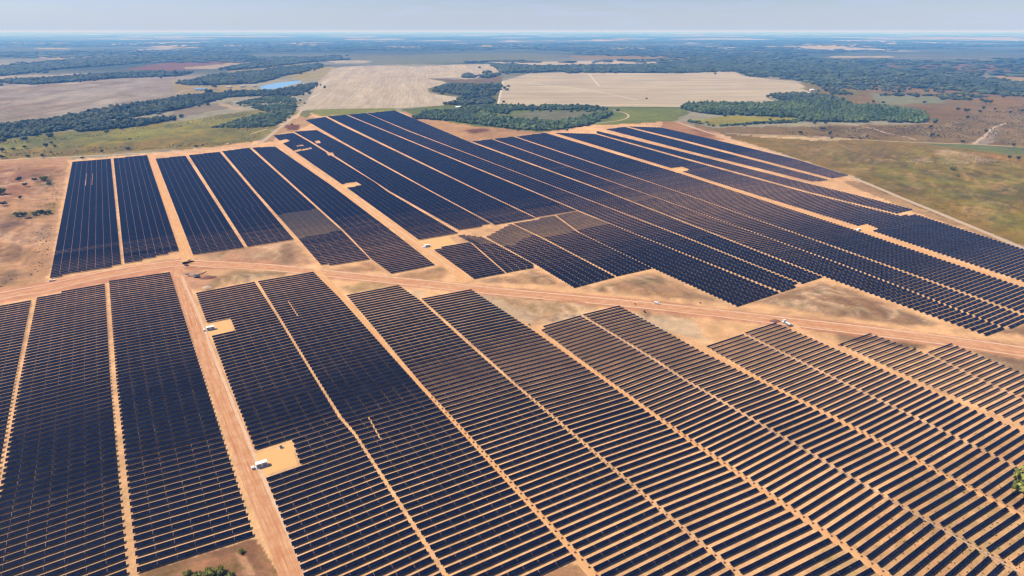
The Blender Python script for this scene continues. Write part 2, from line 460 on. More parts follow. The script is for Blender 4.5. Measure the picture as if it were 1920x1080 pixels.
for pl in ([(870, 545), (930, 556), (1010, 590), (1000, 610), (930, 585)], [(1180, 588), (1300, 600), (1330, 640), (1240, 620), (1170, 590)],
           [(1040, 588), (1140, 585), (1080, 595), (1010, 612)], [(760, 545), (800, 545), (790, 560)]):
    paint(pl, (224, 190, 148), None, 10, 4, op=.85, soft=8)
def streaks(poly, rgb, scale, thr, op, stretch=1.0, seed=101, ang=0.5, y=None):
    pa = np.asarray(poly, float); m = np.zeros(GX.shape); c = pa.mean(0)
    for sh in (0.8, 0.9, 1.0): m += inside((pa - c) * sh + c, GX + JX * 10, GY + JY * 4) / 3
    X = W[..., 0] * math.cos(ang) + W[..., 1] * math.sin(ang); Y = -W[..., 0] * math.sin(ang) + W[..., 1] * math.cos(ang)
    wx = fbm(X / scale / 2, Y / scale / 2, seed + 7, 3) * 1.6
    f = fbm(X / scale + wx, Y / scale / stretch + wx, seed, 5); r = 1 - np.abs(2 * f - 1) * 3.0
    put(m * op * np.clip((r - thr) / (1 - thr), 0, 1), alb(rgb, y))
ER = [(-900, 420), (0, 306), (126, 304), (116, 420), (90, 525), (0, 552), (-900, 760)]
streaks(ER, (238, 192, 150), 45, .35, .8, 2.5, 101, 0.9)
streaks(ER, (126, 92, 72), 38, .45, .7, 2.0, 131, 0.7)
streaks([(-900, 360), (0, 306), (126, 304), (118, 350), (60, 372), (-900, 500)], (150, 98, 80), 50, .25, .6, 2.0, 141, 0.4)
for wp in ([(370, 478), (560, 452), (590, 494), (400, 494)], [(900, 540), (1060, 552), (1300, 590), (1320, 640), (1160, 574), (1000, 612)], [(1080, 545), (1220, 510), (1370, 570), (1230, 556)], [(880, 530), (1000, 502), (1065, 535), (960, 532)],
           [(1410, 568), (1540, 528), (1700, 585), (1780, 612), (1600, 596)], [(370, 546), (410, 516), (590, 508), (560, 514)], [(1560, 622), (1760, 640), (1740, 660), (1640, 640)], [(1790, 650), (2000, 690), (2000, 725), (1880, 690)]):
    streaks(wp, (238, 198, 152), 26, .30, .75, 2.2, 151, 0.5)
    streaks(wp, (136, 104, 76), 30, .40, .7, 2.0, 171, 0.5)
# broad worn band of the diagonal road
paint([(-900, 700), (-300, 605), (0, 545), (90, 527), (240, 500), (330, 486), (380, 488), (480, 490), (640, 510), (800, 524), (960, 540), (1150, 557), (1300, 572), (1450, 590), (1600, 606), (1750, 626), (1920, 648), (2700, 760),
       (2700, 800), (1920, 672), (1740, 646), (1600, 630), (1450, 610), (1280, 592), (1150, 577), (960, 558), (800, 541), (620, 522), (500, 506), (400, 505), (330, 506), (200, 530), (65, 556), (0, 570), (-300, 640), (-900, 780)],
      (216, 150, 108), None, 5, 2.0, soft=5)
# bare ground by the crossing and in front of the left block
paint([(322, 512), (370, 505), (400, 520), (372, 546), (352, 540), (334, 545)], (222, 164, 120), None, 5, 2, soft=4)
paint([(262, 1074), (478, 1010), (565, 1130), (300, 1130)], (176, 128, 92), None, 6, 3, w=.5)
paint([(390, 1035), (476, 1014), (500, 1070), (440, 1062)], (150, 108, 78), None, 8, 4, op=.7, w=.4, soft=8)
paint([(440, 1040), (462, 1046), (480, 1080), (462, 1080)], (226, 172, 128), None, 5, 3, op=.8, soft=4)
paint([(1070, 1056), (1100, 1062), (1150, 1130), (900, 1130), (960, 1100)], (206, 150, 106), None, 6, 3, w=.3)
# weedy gaps in the lower right of the farm
paint([(1500, 1080), (1700, 900), (1920, 800), (2100, 900), (2100, 1200), (1500, 1200)], (214, 168, 116), None, 20, 8, op=.7, w=.5, soft=30)
# --- centre: green around the wood
paint([(750, 206), (840, 196), (935, 197), (1150, 200), (1290, 200), (1290, 215), (1240, 228), (1110, 234), (1015, 248), (890, 236), (800, 222)], (118, 132, 90), 215, 6, w=.4)
paint([(1130, 204), (1280, 203), (1270, 226), (1180, 232), (1110, 234), (1180, 214)], (132, 142, 92), 218, 6, w=.3)
paint([(960, 213), (1040, 208), (1110, 210), (1105, 221), (1040, 227), (975, 221)], (132, 134, 128), 216, 6, op=.9)
paint([(790, 168), (815, 156), (870, 148), (940, 150), (944, 158), (934, 196), (830, 197), (872, 184), (820, 178), (800, 172)], (126, 130, 96), 172, 6, w=.4)
paint([(793, 146), (870, 150), (945, 142), (940, 152), (880, 158), (845, 154)], (136, 128, 136), 150, 6)
# --- right: savanna
paint([(1280, 228), (1340, 240), (1745, 232), (1560, 196), (1500, 150), (1700, 150), (2720, 200), (2720, 900), (1920, 462), (1720, 388), (1600, 332), (1400, 268)], SAV, 250, 10, w=.3)
paint([(1430, 256), (1560, 262), (1720, 268), (1920, 276), (2720, 330), (2720, 800), (1920, 460), (1700, 375), (1600, 332), (1480, 292), (1375, 258)], (150, 126, 82), 320, 14, w=.4)
paint([(1440, 262), (1600, 268), (1720, 300), (1620, 330), (1540, 310)], (152, 128, 102), 290, 20, op=.6, soft=30)
paint([(1600, 300), (1700, 290), (1800, 330), (1920, 330), (1920, 400), (1800, 400), (1660, 350)], (138, 126, 74), 340, 24, op=.7, w=.5, soft=30)
paint([(1720, 360), (1920, 380), (1920, 440), (1820, 410)], (150, 124, 78), 400, 20, op=.7, soft=20)
paint([(1790, 366), (1920, 350), (1920, 380), (1850, 384)], (116, 112, 68), 370, 14, op=.7, w=.5, soft=14)
paint([(1713, 268), (1830, 271), (1920, 276), (2100, 285), (2100, 305), (1920, 292), (1800, 278)], (122, 132, 104), 280, 6, w=.3)
paint([(1700, 299), (1740, 297), (1755, 303), (1705, 304)], (206, 182, 162), 300, 8)
paint([(1755, 282), (1790, 284), (1850, 296), (1880, 302), (1800, 306), (1770, 298)], (212, 180, 152), 293, 14, soft=6)
paint([(1770, 288), (1800, 290), (1816, 300), (1785, 298)], (176, 132, 104), 294, 8, op=.8)
paint([(1800, 282), (1880, 294), (1920, 304), (1920, 310), (1860, 296)], (176, 128, 94), 296, 6, op=.9)
paint([(1823, 270), (1850, 248), (1860, 238), (1872, 246), (1868, 262), (1850, 271)], (176, 160, 148), 256, 6)
paint([(1372, 252), (1440, 254), (1560, 258), (1600, 261), (1560, 264), (1440, 258)], (220, 192, 156), 258, 5)
paint([(1470, 236), (1600, 235), (1700, 250), (1710, 266), (1560, 256), (1450, 248)], (144, 124, 104), 248, 12, op=.8, soft=10)
paint([(1290, 226), (1375, 216), (1500, 220), (1485, 228), (1340, 236)], (164, 154, 92), 226, 4)
paint([(1630, 176), (1720, 180), (1780, 184), (1760, 195), (1650, 196)], (148, 156, 140), 188, 8, op=.9, soft=8)
paint([(1640, 196), (1760, 198), (1820, 216), (1760, 230), (1745, 222)], (140, 118, 106), 210, 14, op=.8, soft=12)
paint([(1830, 176), (1920, 190), (1920, 206), (1850, 196)], (156, 130, 110), 190, 8, op=.8, soft=8)
paint([(1860, 145), (1920, 134), (1920, 152), (1880, 148)], (184, 160, 144), 145, 5)
paint([(1480, 158), (1560, 150), (1640, 165), (1600, 184), (1548, 182)], (142, 136, 122), 168, 10, op=.9, w=.3)
paint([(1640, 118), (1920, 122), (1920, 134), (1700, 132)], (150, 132, 146), 126, 8, op=.8)
paint([(1450, 110), (1620, 112), (1600, 121), (1460, 118)], (136, 154, 152), 115, 6)
paint([(1240, 106), (1330, 106), (1330, 114), (1250, 114)], (156, 156, 158), 110, 5)
paint([(640, 108), (840, 100), (1000, 100), (1060, 108), (900, 118), (700, 122)], (132, 148, 160), 112, 8, op=.8)
paint([(1060, 104), (1280, 104), (1260, 114), (1100, 112)], (160, 152, 158), 108, 5)
for x0, x1, y0, y1 in [(285, 385, 84, 90), (714, 790, 86, 89), (890, 1000, 84.5, 87.5), (1128, 1196, 89, 92), (1500, 1632, 82, 90), (1400, 1520, 86, 88), (612, 700, 113, 118), (1130, 1222, 88, 91),
                       (535, 612, 81, 85), (1390, 1450, 95, 97), (640, 700, 73, 75), (1100, 1180, 74, 76), (1700, 1920, 70, 73), (0, 140, 80, 82), (1410, 1456, 112, 115), (1550, 1680, 105, 108), (60, 140, 90, 92), (1280, 1400, 67, 68.5), (300, 560, 68, 69.5), (1650, 1730, 80, 83)]:
    paint([(x0, (y0 + y1) / 2), (x0 + 12, y0), (x1 - 20, y0), (x1, (y0 + y1) / 2), (x1 - 14, y1), (x0 + 16, y1)], (206, 190, 178), (y0 + y1) / 2 + 8, 6, 1.0, op=.9)

OF = [(1430, 258), (1720, 270), (1920, 296), (2720, 330), (2720, 800), (1920, 458), (1600, 332)]
streaks(OF, (196, 162, 120), 30, .45, .8, 3.0, 181, -0.4, 330)
streaks(OF, (104, 98, 54), 26, .35, .8, 2.0, 191, -0.2, 330)
streaks(OF, (160, 150, 84), 60, .30, .6, 2.0, 193, -0.2, 330)
SV = [(1440, 238), (1745, 233), (1920, 200), (2300, 230), (2300, 300), (1920, 274), (1500, 256)]
streaks(SV, (176, 156, 132), 60, .5, .6, 3.0, 201, -0.3, 245); streaks(SV, (112, 98, 86), 70, .4, .6, 2.0, 211, -0.2, 245)
LG = [(-300, 290), (0, 264), (330, 230), (550, 192), (470, 270), (0, 303)]
streaks(LG, (178, 160, 104), 60, .4, .6, 3.0, 221, .5, 255); streaks(LG, (104, 116, 70), 55, .4, .6, 2.0, 231, .5, 255)
LP = [(-600, 160), (345, 140), (350, 185), (0, 238), (-600, 290)]
streaks(LP, (192, 180, 170), 130, .35, .7, 4.0, 241, .3, 190); streaks(LP, (134, 118, 118), 150, .35, .7, 4.0, 251, .25, 190)
# gentle relief where nothing is built: eroded slope, fallow wedges, open grass
REL = [([(-900, 420), (0, 312), (118, 310), (112, 400), (84, 520), (0, 545), (-900, 760)], 3.2, 34), ([(1480, 285), (1720, 290), (1900, 310), (2400, 420), (2400, 620), (1930, 455), (1700, 368), (1590, 325)], 1.6, 60),
       ([(1420, 566), (1540, 534), (1690, 586), (1740, 606), (1560, 588)], 1.6, 30), ([(930, 562), (1080, 564), (1120, 576), (1010, 586)], 1.5, 26), ([(1110, 544), (1215, 518), (1320, 560), (1230, 554)], 1.8, 26),
       ([(920, 530), (1000, 510), (1045, 532), (980, 529)], 1.3, 22), ([(385, 476), (540, 456), (580, 492), (420, 489)], 1.2, 26), ([(410, 522), (520, 510), (550, 512), (390, 543)], 1.2, 24), ([(268, 1078), (470, 1022), (530, 1120), (330, 1125)], 1.0, 14),
       ([(20, 275), (330, 240), (480, 215), (460, 265), (200, 278)], 5.0, 130)]
def relief(a, b, X, Y):
    z = np.zeros(np.shape(X))
    for poly, amp, sc in REL:
        pa = np.array(poly, float); m = np.zeros(np.shape(X)); c = pa.mean(0); k = 0
        for sh in np.linspace(0.72, 1.0, 7): m = m + inside((pa - c) * sh + c, a, b); k += 1
        m = m / k; m = m * m * (3 - 2 * m)
        f = fbm(X / sc, Y / sc, 91, 5); f = 1 - np.abs(2 * f - 1) * 1.6
        z = np.maximum(z, m * amp * np.clip(f, 0, 1))
    return z
RZ = relief(GX, GY, W[..., 0], W[..., 1])
nr, nc = GX.shape
V = np.zeros((nr * nc, 3)); V[:, :2] = W.reshape(-1, 2); V[:, 2] = RZ.ravel()
idx = np.arange(nr * nc).reshape(nr, nc)
Fq = np.stack([idx[1:, :-1], idx[1:, 1:], idx[:-1, 1:], idx[:-1, :-1]], -1).reshape(-1, 4)
# the sheet goes on behind the camera
ne = nc; back = np.stack([np.linspace(-3000, 3000, nc), np.full(nc, -2500.0), np.zeros(nc)], -1)
V = np.concatenate([V, back])
bi = np.arange(nc) + nr * nc
Fq = np.concatenate([Fq, np.stack([bi[:-1], bi[1:], idx[-1, 1:], idx[-1, :-1]], -1)])
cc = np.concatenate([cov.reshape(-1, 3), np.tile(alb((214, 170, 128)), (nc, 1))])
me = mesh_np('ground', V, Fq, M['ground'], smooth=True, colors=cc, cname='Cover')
wa = me.attributes.new('Weeds', 'FLOAT', 'POINT')
wa.data.foreach_set('value', np.concatenate([weeds.ravel(), np.zeros(nc)]).astype(np.float32))
g = obj('ground', me); tag(g, 'dry orange and olive ground reaching to the horizon', 'ground', kind='structure')

# ------------------------------------------------------------------ patches and ribbons
def rough_outline(pts, amp, step):
    out = []
    n = len(pts)
    for i in range(n):
        a = np.array(pts[i], float); b = np.array(pts[(i + 1) % n], float)
        L = np.hypot(*(b - a)); k = max(1, int(L / step))
        nrm = np.array([-(b - a)[1], (b - a)[0]]) / max(L, 1e-6)
        for j in range(k):
            p = a + (b - a) * j / k
            d = (float(fbm(p[0] / (step * 4), p[1] / (step * 4), 5, 4)) - 0.5) * 2 * amp
            out.append(p + nrm * d)
    return out

def patch(name, px, z, mat, amp=0.0, step=20.0):
    w = P(*np.array(px, float).T)
    o_ = rough_outline(w, amp, step) if amp else list(w)
    bm = bmesh.new()
    vs = [bm.verts.new((p[0], p[1], z)) for p in o_]
    f = bm.faces.new(vs); bmesh.ops.triangulate(bm, faces=[f]); bmesh.ops.recalc_face_normals(bm, faces=bm.faces)
    for q in bm.faces:
        if q.normal.z < 0: q.normal_flip()
    me = bpy.data.meshes.new(name); bm.to_mesh(me); bm.free(); me.materials.append(mat)
    return obj(name, me)

def smooth_line(w, step):
    w = np.asarray(w, float); out = []
    for i in range(len(w) - 1):
        p0 = w[max(i - 1, 0)]; p1 = w[i]; p2 = w[i + 1]; p3 = w[min(i + 2, len(w) - 1)]
        k = max(2, int(np.hypot(*(p2 - p1)) / step))
        for j in range(k):
            t = j / k
            out.append(0.5 * ((2 * p1) + (-p0 + p2) * t + (2 * p0 - 5 * p1 + 4 * p2 - p3) * t * t + (-p0 + 3 * p1 - 3 * p2 + p3) * t ** 3))
    out.append(w[-1]); return np.array(out)

def ribbon(name, px, width, z, mat, step=8.0, rag=0.10, world=False, straight=False, seed=1):
    w = np.asarray(px, float) if world else P(*np.array(px, float).T)
    c = smooth_line(w, step)
    if straight:
        c = np.concatenate([np.linspace(w[i], w[i + 1], max(2, int(np.hypot(*(w[i + 1] - w[i])) / step)), endpoint=False) for i in range(len(w) - 1)] + [w[-1:]])
    d = np.gradient(c, axis=0); d /= np.maximum(np.hypot(d[:, 0], d[:, 1])[:, None], 1e-6)
    nrm = np.stack([-d[:, 1], d[:, 0]], -1)
    s = np.concatenate([[0], np.cumsum(np.hypot(*(np.diff(c, axis=0)).T))])
    acr = np.array([-1, -0.5, 0, 0.5, 1.0]); V = []; UV = []
    for k, a in enumerate(acr):
        e = (fbm(s / 14, s * 0 + k, seed + k, 4) - 0.5) * 2 * rag * 2 if abs(a) == 1 else 0
        V.append(np.concatenate([c + nrm * ((a * (1 + e * (1 if True else 0))) * width / 2)[:, None] if not np.isscalar(e) else c + nrm * (a * width / 2), np.full((len(c), 1), z)], 1))
        UV.append(np.stack([np.full(len(c), (a + 1) / 2 * width / 14), s], -1))
    n = len(c); V = np.concatenate(V); UV = np.concatenate(UV)
    Fc = []
    for k in range(4):
        i = np.arange(n - 1) + k * n
        Fc.append(np.stack([i, i + n, i + n + 1, i + 1], -1)[:, ::-1])
    return obj(name, mesh_np(name, V, np.concatenate(Fc), mat, uv=UV))

def struct(o, label, cat): return tag(o, label, cat, kind='structure')

struct(patch('harvested_field', [(557, 206), (575, 190), (598, 152), (622, 130), (645, 125), (710, 123), (780, 125), (850, 121), (917, 120), (953, 131), (925, 137), (908, 142), (892, 147), (872, 149), (855, 146), (800, 147), (840, 155), (802, 166), (804, 172), (822, 178), (875, 183), (843, 189), (827, 198), (750, 202.5), (640, 204)], 0.02, M['fieldA'], 7, 25),
       'pale beige stubble field behind the solar farm with lengthwise streaks', 'field')
struct(patch('harvested_field', [(933, 197.5), (938, 172), (943, 152), (990, 138), (1060, 135.5), (1280, 138), (1290, 134), (1307, 131), (1367, 131), (1397, 143), (1440, 148), (1493, 153), (1512, 163), (1502, 166), (1547, 183), (1495, 180), (1433, 183), (1470, 194), (1400, 197), (1280, 200.5), (1100, 199.5)], 0.02, M['fieldB'], 7, 25),
       'large pale beige stubble field behind the woodland, wider than the other', 'field')
struct(patch('harvested_field', [(917, 116.5), (1030, 115.5), (1147, 113), (1247, 116.5), (1207, 122), (1120, 123), (1073, 124.5), (960, 121)], 0.02, M['fieldB'], 6, 40),
       'narrow pale stubble field beyond the hedgerow', 'field')
mw_, tw, bw, ow = nt('pond_water')
bw.inputs['Base Color'].default_value = (0.07, 0.27, 0.50, 1); bw.inputs['Roughness'].default_value = 0.12
nwt = noise(tw, None, 0.2, 3); bpw = tw.nodes.new('ShaderNodeBump'); bpw.inputs['Strength'].default_value = 0.15
tw.links.new(nwt, bpw.inputs['Height']); tw.links.new(bpw.outputs[0], bw.inputs['Normal'])
struct(patch('pond_water', [(487, 161), (500, 159), (522, 155), (545, 152.5), (566, 151), (562, 155), (550, 158), (536, 162), (520, 165.5), (500, 168), (490, 166)], 0.04, mw_, 3, 15),
       'small bright blue pond between dark woods', 'water')
# a brown pit in the pale field
# roads
struct(ribbon('dirt_road', [(-420, 650), (-200, 602), (0, 558), (90, 541), (200, 516), (330, 494), (400, 496), (520, 503), (640, 516), (800, 532), (960, 549), (1150, 566), (1300, 581), (1450, 599), (1600, 617), (1750, 635), (1920, 659), (2200, 700), (2600, 760)], 17, 0.012, M['road'], 10, .08),
       'wide reddish dirt road crossing the solar farm on a slant', 'road')
struct(ribbon('dirt_road', [(343, 492), (330, 512), (344, 545), (360, 590), (408, 720), (478, 900), (524, 1010), (572, 1130)], 13, 0.016, M['road'], 8, .06),
       'straight sandy road between the left panel blocks, passing two gravel pads', 'road')
struct(ribbon('dirt_road', [(284, 291), (306, 360), (349, 478), (352, 490)], 12, 0.016, M['lane'], 8, .06),
       'sandy lane between two dark blocks beyond the crossroads', 'road')
struct(ribbon('dirt_road', [(498, 272), (523, 270), (584, 316), (640, 356), (745, 430), (850, 506), (875, 528)], 12, 0.016, M['lane'], 8, .06),
       'wide sandy lane running back past the pale gravel pads to the corner', 'road')
struct(ribbon('dirt_road', [(1028, 249), (1160, 284), (1280, 325), (1384, 359), (1598, 427), (1920, 537), (2100, 598)], 10, 0.016, M['lane'], 8, .06),
       'sandy lane through the right far panel blocks past a small pad', 'road')
struct(ribbon('dirt_road', [(1480, 604), (1520, 632), (1720, 724), (1920, 814), (2080, 885)], 8.5, 0.018, M['lane'], 8, .06),
       'sandy lane leaving the slanted road beside the white truck', 'road')
struct(ribbon('dirt_road', [(592, 505), (640, 558), (785, 721), (1119, 1080), (1170, 1135)], 7, 0.018, M['lane'], 8, .08),
       'sandy lane down the middle of the near panel blocks', 'road')
struct(ribbon('dirt_road', [(1003, 620), (1145, 721), (1280, 818), (1667, 1082), (1740, 1130)], 5.5, 0.018, M['lane'], 8, .08),
       'narrow sandy lane between near blocks starting at bare pale sand', 'road')
struct(ribbon('dirt_road', [(1316, 653), (1438, 720), (1920, 970), (2060, 1043)], 4.5, 0.018, M['lane'], 8, .08),
       'narrow sandy lane between near blocks of wide spaced rows', 'road')
struct(ribbon('dirt_track', [(1268, 228), (1320, 246), (1400, 270), (1500, 301), (1600, 334), (1700, 375), (1800, 416), (1920, 466), (2100, 545)], 9, 0.014, M['track'], 10, .08),
       'pale perimeter track along the edge of the grass field', 'track')
struct(ribbon('dirt_track', [(-300, 335), (0, 301), (130, 294), (283, 286.5), (400, 280), (477, 272), (520, 243), (560, 213), (570, 198), (597, 165), (624, 130)], 9, 0.014, M['track'], 10, .1),
       'pale perimeter track past the green hill and up beside the stubble field', 'track')
struct(ribbon('dirt_track', [(1360, 250), (1440, 253), (1513, 255), (1613, 262), (1713, 267), (1813, 270), (1920, 276), (2100, 288)], 7, 0.014, M['track'], 12, .2),
       'pale country track across the savanna', 'track')
struct(ribbon('dirt_track', [(1604, 235), (1640, 242), (1660, 249), (1690, 255), (1720, 263)], 6, 0.014, M['track'], 12, .3),
       'faint winding track below the plantation wood', 'track')
struct(ribbon('dirt_track', [(1826, 270), (1846, 255), (1862, 240), (1886, 231)], 7, 0.014, M['track'], 12, .3),
       'pale track climbing past a bare gully', 'track')
struct(ribbon('dirt_track', [(425, 270), (450, 258), (480, 248), (500, 242)], 6, 0.014, M['track'], 8, .3),
       'short pale track on the grass behind the left blocks', 'track')
struct(ribbon('dirt_track', [(330, 176), (358, 167), (400, 166), (450, 162)], 7, 0.014, M['track'], 12, .3), 'pale track leading to the farm buildings by the pond', 'track')
struct(ribbon('dirt_track', [(1110, 232), (1160, 226), (1178, 219), (1172, 212), (1150, 207)], 6, 0.014, M['track'], 8, .2), 'pale track curling round the end of the central wood', 'track')

M['fieldline'] = road_mat('field_headland', alb((232, 218, 202), 165), alb((240, 228, 212), 165), alb((220, 200, 182), 165))
for tr_, w_, lab in [([(946, 151.5), (1010, 158), (1088, 167), (1150, 178), (1196, 188)], 9, 'pale field line slanting over the right stubble field'), ([(1104, 138), (1114, 150), (1124, 162)], 9, 'short pale field line near the far hedge of the stubble field'),
                     ([(943, 151.5), (939, 172), (933, 197)], 8, 'pale headland track on the left edge of the right stubble field'), ([(1124, 162), (1240, 164), (1400, 160)], 6, 'faint level field line across the right stubble field')]:
    struct(ribbon('field_track', tr_, w_, 0.06, M['fieldline'], 15, .3), lab, 'track')
M['trail'] = road_mat('faint_trail', alb((176, 146, 108), 320), alb((190, 160, 124), 320), alb((160, 132, 94), 320))
for tr_, lab in [([(1560, 262), (1600, 283), (1680, 300), (1750, 306)], 'faint trail from the savanna track to the bare sandy patch'),
                 ([(1700, 345), (1760, 352), (1800, 372), (1870, 392), (1960, 402)], 'faint winding trail low on the olive field'),
                 ([(1716, 385), (1780, 372), (1830, 380), (1900, 432)], 'faint trail loop near the perimeter track'),
                 ([(1440, 258), (1500, 275), (1560, 292), (1640, 330)], 'faint trail beside the perimeter track bend')]:
    struct(ribbon('dirt_track', tr_, 2.6, 0.012, M['trail'], 8, .35), lab, 'track')

M['rut'] = road_mat('pale_wheel_track', alb((246, 200, 156)), alb((252, 214, 176)), alb((232, 176, 128)))
for pts_, w_, lab in [([(-300, 612), (0, 549), (90, 533), (200, 508), (330, 489), (400, 490), (520, 497), (640, 510), (800, 526), (960, 543), (1150, 561), (1300, 576), (1450, 593), (1600, 610), (1750, 628), (1920, 651), (2300, 705)], 2.4, 'pale worn wheel track on the far side of the slanted road'),
                      ([(-300, 624), (0, 561), (90, 545), (200, 520), (330, 499), (400, 501), (520, 508), (640, 521), (800, 538), (960, 555), (1150, 572), (1300, 588), (1450, 606), (1600, 625), (1750, 643), (1920, 668), (2300, 724)], 2.0, 'pale worn wheel track on the near side of the slanted road'),
                      ([(340, 516), (352, 545), (372, 590), (422, 720), (496, 900), (546, 1010), (598, 1130)], 2.2, 'pale wheel track on the sunny side of the straight sandy road'),
                      ([(1484, 609), (1530, 636), (1730, 728), (1930, 818)], 1.8, "pale wheel track in the white lorry's lane"),
                      ([(526, 272), (586, 317), (642, 357), (747, 431), (852, 507)], 2.2, 'pale wheel track in the wide far lane')]:
    struct(ribbon('wheel_track', pts_, w_, 0.024, M['rut'], 6, .3), lab, 'track')

# ------------------------------------------------------------------ gravel pads
PADS = [([(476, 852), (545, 832), (558, 871), (492, 893)], 'orange gravel pad with white station in the near left block'),
        ([(386, 608), (430, 601), (438, 620), (394, 629)], 'small orange gravel pad with white station nearer the crossroads'),
        ([(781, 453), (840, 442), (858, 459), (811, 468)], 'orange gravel pad beyond the slanted road with round white station'),
        ([(1596, 427), (1622, 421), (1641, 429), (1612, 436)], 'tiny pale pad beside the right far lane'),
        ([(640, 347), (668, 343), (676, 348), (648, 354)], 'pale pad far up the wide sandy lane'),
        ([(1258, 318), (1278, 314), (1292, 319), (1270, 325)], 'pale pad far up the right lane'),
        ([(519, 266), (536, 262), (543, 265), (526, 271)], 'pale pad at the far corner by the perimeter track')]
pad_polys = []
for pts, lab in PADS:
    struct(patch('gravel_pad', pts, 0.022, M['pad'], 0.4, 4), lab, 'gravel pad')
    w = P(*np.array(pts, float).T); c = w.mean(0)
    pad_polys.append(c + (w - c) * 1.04)

# ------------------------------------------------------------------ solar rows
ROW_W, ROW_Z, TILT = 2.45, 1.35, math.radians(-16)   # minus: the edge nearer the camera is the lower one
BARE = [[(524, 404), (594, 393), (640, 434), (560, 449)], [(955, 421), (1083, 396), (1142, 420), (1018, 449)], [(846, 438), (905, 447), (955, 421), (1000, 440), (960, 462), (900, 458)], [(1168, 374), (1240, 361), (1262, 366), (1186, 381)]]
GAPS = [[(539, 566), (540.6, 565.6), (561, 596), (559, 597)], [(689, 784), (691.2, 783), (714.5, 826), (712, 827)], [(552, 283), (564, 280), (566, 284), (552, 286)], [(566, 281), (584, 277), (585, 280), (567, 284)], [(556, 274), (568, 272), (570, 274), (557, 276)],
        [(162.6, 326), (163.4, 326), (161, 350), (160.2, 350)], [(174, 326), (174.8, 326), (173, 348), (172.2, 348)], [(590, 265), (598, 264), (602, 269), (593, 270)], [(612, 288), (624, 287), (627, 292), (616, 293)]]
bare_w = [P(*np.array(p, float).T) for p in BARE]
gap_w = [P(*np.array(p, float).T) for p in GAPS]

